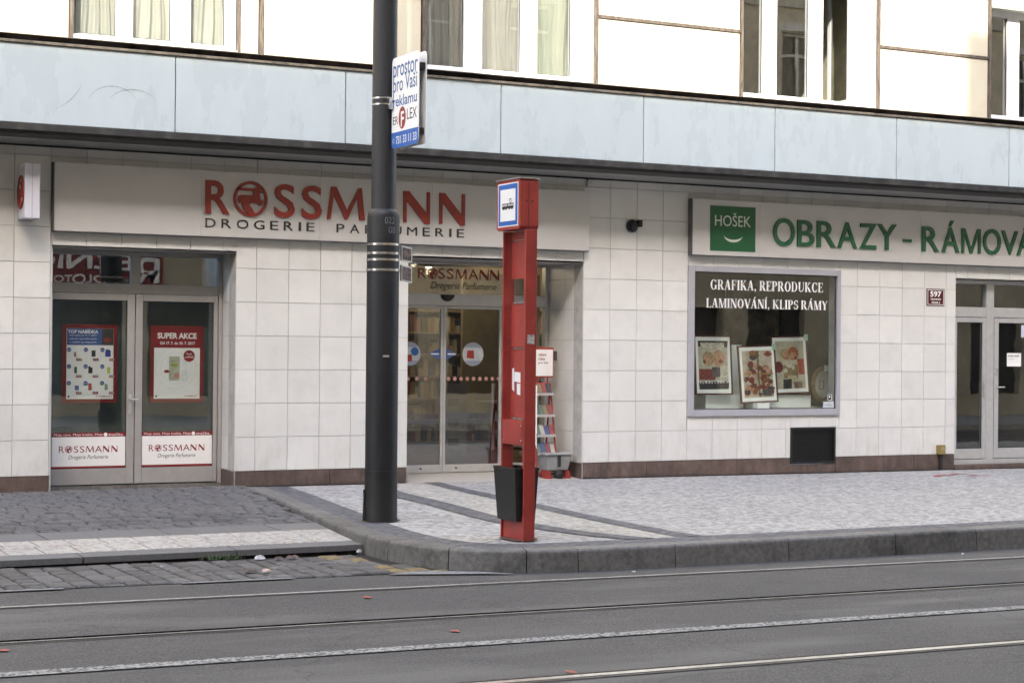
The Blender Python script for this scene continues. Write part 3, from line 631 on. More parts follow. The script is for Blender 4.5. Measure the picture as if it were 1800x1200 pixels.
def scuff(cx, cz, rx, rz, a0, a1):
    m_ = MB(); n = 20
    for i in range(n):
        a, b = rad(a0+(a1-a0)*i/n), rad(a0+(a1-a0)*(i+1)/n); w_ = .006*(1-abs(2*i/n-1)*.7)
        m_.quad(*[(cx+(rx+o)*cos(t), -.8015, cz+(rz+o)*sin(t)) for t, o in ((a, -w_), (b, -w_), (b, w_), (a, w_))])
    m_.build('scuff_mark', bpy.data.materials.get('scuff') or mat('scuff', (.36, .41, .42), .6, nscale=30, var=.2), B)
scuff(-1.95, 4.10, .28, .22, 20, 165); scuff(-1.72, 4.08, .30, .22, 25, 150); scuff(-2.75, 4.55, .5, .55, -70, -25)
# upper wall: panels, mullions, windows
up_open = []
PANELS = [(-6.6, -4.5), (-4.5, -2.42), (-.18, .80), (.80, 1.80), (4.25, 5.31), (5.31, 6.41), (8.73, 9.73), (9.73, 10.68), (13.0, 14.0), (14.0, 15.0)]
ZB, ZT = 4.828, 5.66
for a, b in PANELS:
    for z0, z1 in ((ZB, ZT), (ZT+.045, 6.5), (6.56, 7.4)):
        MB().box(a+.004, b-.004, -.70, -.675, z0, z1, ch=.003).build('facade_panel', M['panel'], B)
MB().box(-.46, -.25, -.70, -.675, ZB, 7.4, ch=.003).build('facade_panel', M['panel'], B)
for a, b in ((-6.6, -2.42), (-.18, 1.80), (4.25, 6.41), (8.73, 10.68), (13, 15)): MB().box(a, b, -.715, -.672, ZT+.004, ZT+.042).build('transom', M['brown_metal'], B)
for X, w_ in ((-2.415, .035), (-.51, .035), (-.24, .04), (1.81, .045), (4.185, .055), (6.415, .03), (8.665, .055), (10.685, .03), (12.95, .05)): MB().box(X, X+w_, -.735, -.672, ZB-.003, 7.4).build('mullion', M['brown_metal'], B)
MB().box(10.72, 13, -.71, -.67, 6.44, 7.4).build('facade_panel', M['panel'], B)
for a, b in ((-2.375, -.51), (1.86, 4.165), (6.445, 8.645)): MB().box(a, b, -.71, -.67, 6.85, 7.4).build('facade_panel', M['panel'], B)
UB = MB()
for a, b in ((-90, -2.42), (-.52, 1.80), (4.25, 6.41), (8.73, 10.68), (13.0, 100)): UB.box(a, b, -.668, -.2, 4.8, 24)
for a, b in ((-2.42, -.52), (1.8, 4.25), (6.41, 8.73), (10.68, 13)): UB.box(a, b, -.668, -.2, 7.38, 24)
UB.build('upper_wall', mat('plain upper wall', (.6, .58, .52), .7), B)
YW = -.50
cream = mat('cream reveal', (.62, .62, .52), .5, var=.04)
def net(name, col, hole, ax=(70, 70)):
    m = mat(name, col, .8, nscale=3, var=.05); t = m.node_tree; b = t.nodes['Principled BSDF']; out = t.nodes['Material Output']
    b.inputs['Transmission Weight'].default_value = 0
    tl_ = t.nodes.new('ShaderNodeBsdfTranslucent'); tl_.inputs[0].default_value = (*col, 1); a = t.nodes.new('ShaderNodeMixShader'); a.inputs[0].default_value = .35
    tr_ = t.nodes.new('ShaderNodeBsdfTransparent'); c = t.nodes.new('ShaderNodeMixShader')
    g = t.nodes.new('ShaderNodeNewGeometry'); mp = t.nodes.new('ShaderNodeMapping'); mp.inputs['Scale'].default_value = (ax[0], 0, ax[1]); t.links.new(g.outputs['Position'], mp.inputs[0])
    br = t.nodes.new('ShaderNodeTexBrick'); br.inputs['Scale'].default_value = 1; br.inputs['Mortar Size'].default_value = .12; br.inputs['Color1'].default_value = (hole, hole, hole, 1); br.inputs['Color2'].default_value = (hole, hole, hole, 1); br.inputs['Mortar'].default_value = (0, 0, 0, 1)
    sp = t.nodes.new('ShaderNodeSeparateXYZ'); cb = t.nodes.new('ShaderNodeCombineXYZ'); t.links.new(mp.outputs[0], sp.inputs[0]); t.links.new(sp.outputs[0], cb.inputs[0]); t.links.new(sp.outputs[2], cb.inputs[1]); t.links.new(cb.outputs[0], br.inputs['Vector'])
    t.links.new(br.outputs['Color'], c.inputs[0]); t.links.new(b.outputs[0], a.inputs[1]); t.links.new(tl_.outputs[0], a.inputs[2]); t.links.new(a.outputs[0], c.inputs[1]); t.links.new(tr_.outputs[0], c.inputs[2]); t.links.new(c.outputs[0], out.inputs[0]); return m
lace = net('lace curtain', (.74, .75, .70), .25); lacegrey = net('grey voile curtain', (.52, .52, .50), .3, (200, 200)); lacegreen = net('pale green voile curtain', (.60, .64, .56), .2, (200, 200))
room = mat('dark room wall', (.10, .095, .085), .9)
def drape(name, x0, x1, z0, z1, y, mt, par, amp=.03, waves=9, seed=1):
    R_ = random.Random(seed); n = 120; m_ = MB(); ph = [R_.uniform(0, 6) for _ in range(4)]
    row = []
    for i in range(n+1):
        u = i/n; x_ = x0+(x1-x0)*u; row.append((x_, y+amp*sin(u*waves*6.28+ph[0]+1.5*sin(u*5+ph[1]))+amp*.4*sin(u*waves*15+ph[2])))
    nz = 6; b = 0
    for k in range(nz+1):
        z = z0+(z1-z0)*k/nz
        for (x_, y_) in row: m_.v.append((x_+.02*sin(k*1.1+x_*9), y_, z))
    for k in range(nz):
        for i in range(n): m_.f.append((k*(n+1)+i, k*(n+1)+i+1, (k+1)*(n+1)+i+1, (k+1)*(n+1)+i)); m_.mi.append(0)
    return m_.build(name, mt, par, smooth=True)
def upwin(x0, x1, zt, sashes, bars, curt, lab, roomc=True, rb=4.832):
    """x0..x1 opening; sashes (a, b) glass spans on plane YW; bars (a, b) frame members"""
    W = bpy.data.objects.new('window', None)
    W = thing('window', lab, 'window', ((x0+x1)/2, YW, rb)); del W['category']; W.parent = B; W.location = Vector(((x0+x1)/2, YW, rb))-B.location
    f = MB()
    zb = rb
    f.box(x0, x1, YW-.03, YW+.05, zb, zb+.075); f.box(x0, x1, YW-.03, YW+.05, zt-.09, zt)
    for a, b in bars:
        f.box(a, b, YW-.034, YW+.054, zb+.004, zt-.004)
        mid = (a+b)/2
        if b-a > .15: f.box(mid-.004, mid+.004, YW-.040, YW-.034, zb+.02, zt-.02)
    for a, b in sashes:
        f.box(a, b, YW-.02, YW+.04, zb+.075, zb+.085)
    f.build('frame', M['whitesun'], W, bevel=.004)
    for a, b in sashes:
        MB().box(a, b, YW, YW+.006, zb+.085, zt-.09).build('pane', M['glass_up'], W)
        g_ = MB(); g_.box(a, a+.008, YW-.012, YW-.006, zb+.085, zt-.09); g_.box(b-.008, b, YW-.012, YW-.006, zb+.085, zt-.09); g_.box(a+.008, b-.008, YW-.012, YW-.006, zb+.085, zb+.093); g_.build('gasket', M['gasket'], W)
    MB().box(x1, x1+.02, -.70, YW+.05, zb, zt).build('reveal', cream, W)
    MB().box(x0-.02, x0, -.665, YW+.05, zb, zt).build('reveal', cream, W)
    MB().box(x0, x1, -.70, YW+.05, zt, zt+.03).build('reveal', cream, W)
    MB().box(x0, x1, -.74, YW-.031, zb-.006, zb+.006).build('sill', M['whitesun'], W)
    if roomc:
        r_ = MB(); r_.quad((x0-1, 3.2, 4.6), (x1+1, 3.2, 4.6), (x1+1, 3.2, 7.4), (x0-1, 3.2, 7.4)); r_.quad((x0-1, -.18, 4.7), (x1+1, -.18, 4.7), (x1+1, 3.2, 4.7), (x0-1, 3.2, 4.7))
        r_.quad((x0-1, -.18, 7.3), (x1+1, -.18, 7.3), (x1+1, 3.2, 7.3), (x0-1, 3.2, 7.3)); r_.quad((x0-1, -.18, 4.6), (x0-1, 3.2, 4.6), (x0-1, 3.2, 7.4), (x0-1, -.18, 7.4)); r_.quad((x1+1, -.18, 4.6), (x1+1, 3.2, 4.6), (x1+1, 3.2, 7.4), (x1+1, -.18, 7.4))
        r_.build('room', room, W)
    for k, (a, b, mt, am, wv) in enumerate(curt): drape('curtain', a, b, zb+.02, zt, YW+.16+.01*k, mt, W, am, wv, seed=int(x0*10)+k+50)
    return W
dx = lambda x: x+(x+7.06)/19.6*.2        # parallax from the panel plane back to the frame plane
w1 = upwin(-2.375, -.51, 6.85, [(dx(-2.36), dx(-1.91)), (dx(-1.72), dx(-1.29)), (dx(-1.06), dx(-.66))], [(dx(-1.91), dx(-1.72)), (dx(-1.29), dx(-1.06)), (dx(-.66), -.51)], [(-2.4, -1.45, lace, .03, 6), (-1.5, -.55, lace, .02, 7)], 'upper window with yellow lace curtains above the drugstore doors')
w2 = upwin(1.86, 4.165, 6.85, [(dx(1.86), dx(2.35)), (dx(2.60), dx(3.13)), (dx(3.36), dx(3.84))], [(dx(2.35), dx(2.60)), (dx(3.13), dx(3.36)), (dx(3.84), 4.165)], [(1.86, 3.42, lacegrey, .035, 10), (3.3, 4.15, lacegreen, .03, 7)], 'upper window with grey voile curtains right of the black pole')
w3 = upwin(6.445, 8.645, 6.85, [(dx(6.44), dx(6.75)), (dx(6.98), dx(7.50))], [(dx(6.75), dx(6.98)), (dx(7.50), dx(7.74)), (dx(8.29), 8.645)], [], 'upper window without curtains and with its right sash open')
w4 = upwin(10.72, 12.95, 6.42, [(dx(10.72), dx(11.01)), (dx(11.24), dx(11.9))], [(dx(11.01), dx(11.24)), (dx(11.9), 12.2), (12.85, 12.95)], [], 'upper window at the right edge below a white panel')
# open sash of the third window, swung inwards, and the sunlit room wall behind it
hx = dx(8.29); an = rad(97)
def sw(u, t, z): return (hx-u*cos(an)-t*sin(an)*0, YW+.04+u*sin(an)+t, z)
def swb(mb, u0, u1, z0, z1, t0, t1):
    mb.hull([sw(u0, t0, z0), sw(u1, t0, z0), sw(u1, t1, z0), sw(u0, t1, z0)], [sw(u0, t0, z1), sw(u1, t0, z1), sw(u1, t1, z1), sw(u0, t1, z1)])
s_ = MB(); swb(s_, 0, .07, 4.91, 6.75, 0, .06); swb(s_, .53, .6, 4.91, 6.75, 0, .06); swb(s_, .07, .53, 4.91, 4.98, 0, .06); swb(s_, .07, .53, 6.68, 6.75, 0, .06); s_.build('open_sash', M['whitesun'], w3)
g_ = MB(); swb(g_, .07, .53, 4.98, 6.68, .025, .031); g_.build('pane', M['glass_up'], w3)
MB().box(8.80, 8.85, -.19, 3.1, 4.75, 7.2).build('room_partition', mat('cream room wall', (.8, .76, .55), .7), w3)

# ------------ doors of the shop (grey double door)
YD = .50
def frame_rect(mb, x0, x1, z0, z1, t, y0, y1, tb=None):
    tb = tb or t; mb.box(x0, x0+t, y0, y1, z0, z1); mb.box(x1-t, x1, y0, y1, z0, z1); mb.box(x0+t, x1-t, y0, y1, z1-t, z1); mb.box(x0+t, x1-t, y0, y1, z0, z0+tb)
f = MB(); f.box(-2.42, -2.335, YD, YD+.1, -.17, 2.58); f.box(-.30, -.25, YD, YD+.1, -.17, 2.58); f.box(-2.335, -.30, YD, YD+.1, 2.53, 2.58); f.box(-2.335, -.30, YD, YD+.1, 2.085, 2.195)
f.box(-1.365, -1.262, YD, YD+.1, 2.195, 2.53); f.build('door_frame', M['door_frame'], B, bevel=.004)
MB().box(-2.335, -1.365, YD+.05, YD+.056, 2.195, 2.53).build('transom_pane', M['glass'], B); MB().box(-1.262, -.30, YD+.05, YD+.056, 2.195, 2.53).build('transom_pane', M['glass'], B)
MB().box(-2.42, -.25, YD-.02, YD+.12, -.6, -.165).build('door_step', M['kerb'], B)
greyboard = mat('grey green board behind glass', (.12, .145, .145), .7, nscale=1.5, var=.15)
MB().box(-2.42, -.25, YD+.30, YD+.32, -.2, 2.2).build('backing_board', greyboard, B)
MB().box(-2.42, .4, YD+.9, YD+.92, 2.1, 2.7).build('backing_board', M['black'], B)
MB().box(-2.42, -.25, YD+.3, YD+.9, 2.15, 2.18).build('backing_board', M['black'], B)
def rossmann_flat(par, x0, x1, z0, z1, y, mt, bold=.005, pre=''):
    """wordmark whose O is a ring holding a centaur figure"""
    Wd = x1-x0; k = Wd/3.36; ox = x0+.672*k
    L_ = [('R', -.672, -.377), ('S', .176, .431), ('S', .520, .776), ('M', .854, 1.334), ('A', 1.385, 1.80), ('N', 1.851, 2.203), ('N', 2.338, 2.687)]
    H = z1-z0; hk = H/.39
    for ch, a, b in L_:
        if ch in 'MN': outline_letter('letter', ch, mt, par, ox+a*k, ox+b*k, z0, z1, y)
        else: text('letter', ch, mt, par, ox+a*k, ox+b*k, z0, z1, y)
    emblem(par, ox-.121*k, z0+.195*hk, k, hk, y, mt, 0)
FIG = [[(430,292),(600,292),(600,320),(430,315)], [(598,290),(650,268),(662,400),(610,400),(590,345)], [(620,300),(622,275),(640,264),(658,278),(655,300)], [(445,370),(470,358),(600,358),(662,398),(690,398),(692,425),(672,452),(650,452),(635,432),(575,430),(548,450),(470,425),(452,440)],
       [(475,420),(548,445),(572,470),(612,528),(560,545),(495,490)], [(645,300),(668,318),(700,322),(692,330),(655,335)]]
def emblem(par, cx, cz, k, hk, y, mt, depth, flip=1, fr=None):
    n = 40; m_ = MB(); R1, R2 = .21, .176
    g = fr or (lambda u, d, z: (u, d, z))
    for i in range(n):
        a, b = 2*pi*i/n, 2*pi*(i+1)/n
        q = [(cx+r*cos(t)*k, cz+r*sin(t)*hk) for r, t in ((R1, a), (R1, b), (R2, b), (R2, a))]
        if depth: m_.hull([g(u, y, z) for u, z in q], [g(u, y-depth, z) for u, z in q])
        else: m_.quad(*[g(u, y, z) for u, z in q])
    m_.build('emblem_ring', mt, par)
    m_ = MB()
    for j, p in enumerate(FIG):
        q = [(cx+(a-567)*.00125*k*flip, cz-(b-393)*.00125*hk) for a, b in p]
        if depth: m_.hull([g(u, y, z) for u, z in q], [g(u, y-depth-.0004*j, z) for u, z in q])
        else: m_.quad(*[g(u, y-.0002*j, z) for u, z in q])
    m_.build('emblem_figure', mt, par)
doors = []
for k, (a, b, lab) in enumerate(((-2.325, -1.325, 'left leaf of the grey glazed double door'), (-1.315, -.31, 'right leaf of the grey glazed double door'))):
    D = thing('glass_door', lab, 'door', (a, YD, -.16)); del D['category']; D.parent = B; D.location = Vector((a, YD, -.16))-B.location; doors.append(D)
    f = MB(); t0, t1 = (.035, .09) if k == 0 else (.085, .05)
    ax, bx = a+t0, b-t1
    f.box(a, ax, YD-.006, YD+.05, -.15, 2.08); f.box(bx, b, YD-.006, YD+.05, -.15, 2.08); f.box(ax, bx, YD-.006, YD+.05, 2.0, 2.08); f.box(ax, bx, YD-.006, YD+.05, -.15, .035)
    f.build('leaf_frame', M['door_frame'], D, bevel=.004)
    MB().box(ax, bx, YD+.02, YD+.026, .035, 2.0).build('pane', M['glass'], D)
    g_ = MB(); frame_rect(g_, ax, bx, .035, 2.0, .008, YD+.008, YD+.014); g_.build('gasket', M['gasket'], D)
    MB().box(ax+.004, bx-.004, YD+.008, YD+.018, .065, .405).build('white_sticker', M['white'], D)
    MB().box(ax+.004, bx-.004, YD+.008, YD+.018, .04, .063).build('red_strip', M['darkred'], D)
    c_ = .02; m = MB(); m.hull([(ax+.004+c_, YD+.018, .408), (bx-.004-c_, YD+.018, .408), (bx-.004, YD+.018, .425), (bx-.004, YD+.018, .455), (ax+.004, YD+.018, .455), (ax+.004, YD+.018, .425)], [(ax+.004+c_, YD+.008, .408), (bx-.004-c_, YD+.008, .408), (bx-.004, YD+.008, .425), (bx-.004, YD+.008, .455), (ax+.004, YD+.008, .455), (ax+.004, YD+.008, .425)])
    m.build('red_banner', M['darkred'], D)
    text('lettering', 'Moje cena. Moje kvalita. Moje', M['white'], D, ax+.03, ax+.60, .412, .446, YD+.0072)
    text('lettering', 'značka.', M['white'], D, ax+.665, bx-.03, .417, .448, YD+.0072)
    m = MB(); m.lathe(ax+.632, 0, [(.022, 0), (.022, .001)], 16); m.v = [(x_, YD+.0075-z_*.5, .431+y_) for x_, y_, z_ in m.v]; m.build('round_mark', M['white'], D)
    rossmann_flat(D, ax+.09, bx-.10, .225, .30, YD+.0075, M['darkred'])
    text('script_lettering', 'Drogerie Parfumerie', M['ink'], D, ax+.20, bx-.21, .135, .195, YD+.0075, shear=.25)
h = MB(); h.box(-1.395, -1.36, YD-.018, YD-.006, .67, .90); h.tube([(-1.378, YD-.018, .84), (-1.378, YD-.06, .84), (-1.29, YD-.065, .84)], .011); h.build('door_handle', M['alu'], doors[0], smooth=True)
# posters hanging behind the door panes
def poster(label, x0, x1, z0, z1, y, fr=.045):
    T_ = thing('poster', label, 'poster', ((x0+x1)/2, y, z0))
    f = MB(); frame_rect(f, x0, x1, z0, z1, fr, y-.004, y+.02); f.build('red_frame', mat('dark red poster frame', (.18, .012, .008), .45), T_)
    MB().box(x0+fr, x1-fr, y, y+.012, z0+fr, z1-fr).build('paper', M['white'], T_); return T_
y = YD+.07
p1 = poster('framed product offer poster with nine small products, in the left door leaf', -2.155, -1.512, .80, 1.715, y)
bl = mat('poster blue', (.05, .10, .30), .5)
MB().box(-2.105, -1.70, y-.003, y, 1.475, 1.668).build('blue_header', bl, p1)
MB().box(-1.70, -1.56, y-.003, y, 1.475, 1.668).build('photo_print', mat('dark photo print', (.05, .045, .045), .5), p1)
m = MB(); m.lathe(-1.63, 0, [(.045, 0), (.045, .002)], 14); m.v = [(x_, y-.0035-z_, 1.535+y_*.6) for x_, y_, z_ in m.v]; m.build('photo_print', M['red'], p1)
text('lettering', 'TOP NABÍDKA', M['white'], p1, -2.095, -1.74, 1.61, 1.66, y-.0036, bold=.03)
for zz, q in ((1.575, 'Akce platí od 17. 7. 2017'), (1.535, 'nebo do vyprodání zásob'), (1.495, 'v našich prodejnách')): text('lettering', q, M['white'], p1, -2.08, -1.76, zz, zz+.022, y-.0036)
cols = [(.35, .22, .12), (.04, .04, .05), (.03, .06, .28), (.06, .16, .10), (.03, .02, .02), (.45, .50, .12), (.12, .16, .35), (.45, .08, .08), (.2, .35, .25)]
for r_ in range(3):
    for c_ in range(3):
        cx = -2.03+c_*.195; cz = 1.375-r_*.195
        mt = mat('product print', cols[r_*3+c_], .5)
        m = MB()
        for _ in range(random.choice((1, 2, 3))):
            a = cx+random.uniform(-.02, .03); hh = random.uniform(.05, .085); m.box(a, a+random.uniform(.022, .05), y-.003-.0005*_, y, cz-.035, cz-.035+hh)
        m.build('product_picture', mt, p1)
        MB().box(cx+.035, cx+.10, y-.0035, y, cz-.085, cz-.055).build('price_tag', M['darkred'], p1)
        text('price', random.choice(('39,90', '59,90', '119,-', '24,90', '79,90')), M['white'], p1, cx+.042, cx+.094, cz-.079, cz-.061, y-.0042, bold=.02)
        m = MB(); m.lathe(cx-.05, 0, [(.026, 0), (.026, .002)], 14); m.v = [(x_, y-.0045-z_, cz+.045+y_) for x_, y_, z_ in m.v]; m.build('discount_badge', bl, p1)
        text('small_print', 'sleva', M['white'], p1, cx-.068, cx-.032, cz+.038, cz+.052, y-.0075)
text('lettering', 'ROSSMANN', M['red'], p1, -1.76, -1.575, .865, .885, y-.001, bold=.01)
MB().box(-2.09, -2.07, y-.002, y, .862, .885).build('square_mark', M['ink'], p1)
p2 = poster('framed SUPER AKCE poster with red top, in the right door leaf', -1.115, -.462, .80, 1.715, y)
MB().box(-1.072, -.505, y-.003, y, 1.452, 1.670).build('red_header', M['darkred'], p2)
text('lettering', 'SUPER AKCE', M['white'], p2, -1.03, -.55, 1.56, 1.63, y-.0036, bold=.035)
text('lettering', 'Od 17. 7. do 30. 7. 2017', M['white'], p2, -1.0, -.57, 1.49, 1.525, y-.0036, bold=.025)
m = MB(); m.lathe(-.64, 0, [(.07, 0), (.07, .002)], 24); m.v = [(x_, y-.001-z_, 1.355+y_) for x_, y_, z_ in m.v]; m.build('price_badge', M['darkred'], p2)
text('lettering', 'Pouze', M['white'], p2, -.675, -.605, 1.37, 1.392, y-.0036, bold=.01); text('lettering', 'za 299 Kč', M['white'], p2, -.695, -.585, 1.33, 1.355, y-.0036, bold=.02)
m = MB()
for rr_ in (.13, .19, .25):
    for i in range(36):
        a, b = 2*pi*i/36, 2*pi*(i+1)/36; m.quad(*[(-.80+r_*cos(t), y-.0008, 1.21+r_*sin(t)) for r_, t in ((rr_, a), (rr_, b), (rr_-.006, b), (rr_-.006, a))])
m.build('ring_print', mat('pale ring print', (.66, .67, .70), .5, var=.01), p2)
MB().box(-.885, -.755, y-.003, y, 1.06, 1.35).build('product_box', mat('product box print', (.48, .50, .38), .5, nscale=8, var=.2), p2)
m = MB(); m.lathe(-.82, 0, [(.045, 0), (.045, .002)], 20); m.v = [(x_, y-.0032-z_, 1.245+y_*.5) for x_, y_, z_ in m.v]; m.build('product_print', mat('melon green', (.30, .36, .06), .5), p2)
m = MB(); m.lathe(-.795, 0, [(.035, 0), (.035, .002)], 16); m.v = [(x_, y-.0032-z_, 1.12+y_) for x_, y_, z_ in m.v]; m.build('product_print', mat('pink print', (.55, .25, .22), .5), p2)
text('lettering', 'Herba', M['ink'], p2, -.86, -.80, 1.285, 1.30, y-.0036)
m = MB(); m.lathe(-.915, 0, [(.035, 0), (.035, .002)], 16); m.v = [(x_, y-.0036-z_, 1.17+y_*.5) for x_, y_, z_ in m.v]; m.build('price_badge', M['darkred'], p2)
for q in range(6): text('small_print', 'popis produktu'[:14-q], M['ink'], p2, -.735, -.655, 1.17-q*.022, 1.18-q*.022, y-.001)
text('lettering', 'ROSSMANN', M['red'], p2, -.70, -.535, .865, .885, y-.001, bold=.01); MB().box(-1.05, -1.03, y-.002, y, .862, .885).build('square_mark', M['ink'], p2)

# ------------ automatic entrance
YE = .95
f = MB(); f.box(1.975, 2.06, YE, YE+.1, -.16, 2.597); f.box(4.42, 4.468, YE, YE+.1, -.16, 2.597)
f.box(2.06, 4.42, YE, YE+.1, 2.575, 2.597); f.box(2.06, 4.42, YE-.06, YE+.1, 2.035, 2.185); f.box(3.77, 3.86, YE, YE+.1, -.16, 2.035); f.box(3.86, 4.42, YE, YE+.1, -.16, -.05)
f.build('entrance_frame', M['alu'], B, bevel=.003)
MB().box(2.06, 4.42, YE+.04, YE+.046, 2.185, 2.575).build('transom_pane', M['glass_en'], B)
MB().box(3.86, 4.42, YE+.04, YE+.046, -.05, 2.035).build('side_pane', M['glass'], B)
for a, b, sd in ((2.06, 2.905, 0), (2.91, 3.765, 1)):
    D = thing('sliding_door', ('left', 'right')[sd]+' leaf of the automatic glass sliding door', 'door', (a, YE, -.15)); del D['category']; D.parent = B; D.location = Vector((a, YE, -.15))-B.location
    f = MB(); frame_rect(f, a, b, -.15, 2.03, .035, YE+.0, YE+.035, .10); f.build('leaf_frame', M['alu'], D, bevel=.003)
    MB().box(a+.035, b-.035, YE+.015, YE+.021, -.05, 1.995).build('pane', M['glass_en'], D)
    cx = 2.43 if sd == 0 else 3.345
    m = MB(); m.lathe(cx, 0, [(.155, 0), (.155, .002)], 32); m.v = [(x_, YE+.012-z_, 1.40+y_) for x_, y_, z_ in m.v]; m.build('round_sticker', mat('pale blue sticker', (.40, .43, .45), .5), D)
    m = MB(); n = 16
    m.quad(*[(cx+.152*cos(t), YE+.0092, 1.40+.152*sin(t)) for t in [rad(35+110*i/n) for i in range(n+1)]]); m.quad(*[(cx+.152*cos(t), YE+.0092, 1.40+.152*sin(t)) for t in [rad(215+110*i/n) for i in range(n+1)]]); m.build('sticker_print', mat('sticker blue', (.24, .27, .34), .5), D)
    if sd: m = MB(); m.hull([(3.25, YE+.009, 1.35), (3.36, YE+.009, 1.34), (3.355, YE+.009, 1.45), (3.26, YE+.009, 1.45)], [(3.25, YE+.0075, 1.35), (3.36, YE+.0075, 1.34), (3.355, YE+.0075, 1.45), (3.26, YE+.0075, 1.45)]); m.build('sticker_print', M['red'], D)
    else:
        m = MB(); m.lathe(2.50, 0, [(.055, 0), (.055, .002)], 16); m.v = [(x_, YE+.0085-z_, 1.43+y_) for x_, y_, z_ in m.v]; m.build('sticker_print', M['txtblue'], D)
        MB().box(2.40, 2.46, YE+.007, YE+.009, 1.30, 1.39).build('sticker_print', M['red'], D)
    n = 5 if sd == 0 else 9
    for q in range(n):
        x_ = (2.16+q*.125) if sd == 0 else (2.99+q*.092); m = MB(); m.lathe(x_, 0, [(.026, 0), (.026, .002)], 12); m.v = [(x2, YE+.012-z_, 1.075+y_) for x2, y_, z_ in m.v]; m.build('door_dot', mat('pinkish dot', (.42, .22, .20), .5) if q == 0 else bpy.data.materials['pinkish dot'], D)
    a1 = (b-.20, b-.035) if sd == 0 else (a+.035, a+.20)
    m = MB(); tip = a1[0] if sd == 0 else a1[1]; fl = a1[1] if sd == 0 else a1[0]
    m.quad((tip, YE+.0125, 1.40), (fl, YE+.0125, 1.32), (fl, YE+.0125, 1.48)); m.build('arrow_sticker', bl, D)
    MB().box(min(a1)+.03, max(a1)-.02, YE+.010, YE+.0118, 1.392, 1.408).build('arrow_print', M['white'], D)
    MB().box(a+.52 if sd == 0 else a+.18, (a+.55 if sd == 0 else a+.21), YE-.004, YE, -.105, -.085).build('lock', M['rust'], D)
m = MB(); n = 14; R1 = .10
m.hull([(2.93+R1*cos(t), YE-.06, 2.175+.09*sin(t)) for t in [pi+pi*i/n for i in range(n+1)]], [(2.93+.08*cos(t), YE-.12, 2.175+.07*sin(t)) for t in [pi+pi*i/n for i in range(n+1)]]); m.build('door_sensor', M['bin'], B, smooth=True)
L_ = [('R', 0, .115), ('S', .285, .375), ('S', .405, .495), ('M', .525, .69), ('A', .71, .85), ('N', .87, 1.0), ('N', 1.02, 1.15)]
tp = mat('door print red', (.30, .03, .03), .5)
for ch, a, b in L_: (outline_letter if ch in 'MN' else text)('letter', ch, tp, B, 2.55+a*1.03, 2.55+b*1.03, 2.385, 2.52, YE+.036)
emblem(B, 2.55+.21, 2.45, .34, .34, YE+.036, tp, 0)
text('script_lettering', 'Drogerie Parfumerie', mat('script grey', (.05, .06, .06), .5), B, 2.73, 3.70, 2.225, 2.345, YE+.036, shear=.3)
m = MB(); m.hull([(1.975, -.0, -.6), (4.466, -.0, -.6), (4.466, YE+.1, -.6), (1.975, YE+.1, -.6)], [(1.975, -.0, -.205), (4.466, -.0, -.212), (4.466, YE+.1, -.155), (1.975, YE+.1, -.155)])
m.build('entrance_ramp', mat('pale terrazzo threshold', (.42, .40, .37), .6, nscale=60, var=.12), B)
# ------------ shop interior behind the entrance
warm = mat('warm shop wall', (.34, .27, .15), .7); floor_ = mat('brown shop floor', (.20, .13, .08), .35, nscale=3, var=.2)
m = MB(); m.quad((.8, 8.0, -.15), (6.0, 8.0, -.15), (6.0, 8.0, 2.9), (.8, 8.0, 2.9)); m.quad((.8, 1.12, -.15), (.8, 8.0, -.15), (.8, 8.0, 2.9), (.8, 1.12, 2.9)); m.quad((6.0, 1.12, -.15), (6.0, 8.0, -.15), (6.0, 8.0, 2.9), (6.0, 1.12, 2.9)); m.quad((4.6, 1.1, -.3), (6.0, 1.12, -.3), (6.0, 1.12, 2.9), (4.6, 1.1, 2.9)); m.quad((.8, 1.1, -.3), (1.9, 1.12, -.3), (1.9, 1.12, 2.9), (.8, 1.1, 2.9)); m.build('shop_wall', warm, B)
m = MB(); m.quad((.8, 1.06, -.153), (6.0, 1.06, -.153), (6.0, 8.0, -.153), (.8, 8.0, -.153)); m.build('shop_floor', floor_, B)
m = MB(); m.quad((.8, 1.06, 2.9), (6.0, 1.06, 2.9), (6.0, 8.0, 2.9), (.8, 8.0, 2.9)); m.build('shop_ceiling', mat('shop ceiling', (.25, .23, .2), .8), B)
lampm = mat('lit lamp', (1, .9, .7), .5, emit=(1, .78, .48, 6))
for q, (x, y_) in enumerate(((3.35, 4.0), (3.85, 4.0), (3.3, 2.3), (4.6, 3.0), (5.0, 6.0))):
    T_ = thing('ceiling_spotlight', ('lit spotlight on the shop ceiling, left one seen high in the left door leaf', 'lit spotlight on the shop ceiling, second from the left', 'lit spotlight on the shop ceiling close behind the sliding doors', 'lit spotlight on the shop ceiling near the right wall', 'lit spotlight deepest in the shop')[q], 'spotlight', (x, y_, 2.75), group='spotlights on the shop ceiling')
    MB().lathe(x, y_, [(.06, 2.78), (.07, 2.9)], 16).build('housing', M['bin'], T_); MB().lathe(x, y_, [(.05, 2.772), (.05, 2.779)], 16).build('bulb', lampm, T_)
    ld = bpy.data.lights.new('spot_light', 'POINT'); ld.energy = 5; ld.color = (1, .80, .55); ld.shadow_soft_size = .05; lo = bpy.data.objects.new('lamp_light', ld); COL.objects.link(lo); lo.parent = T_; lo.location = (0, 0, -.03)
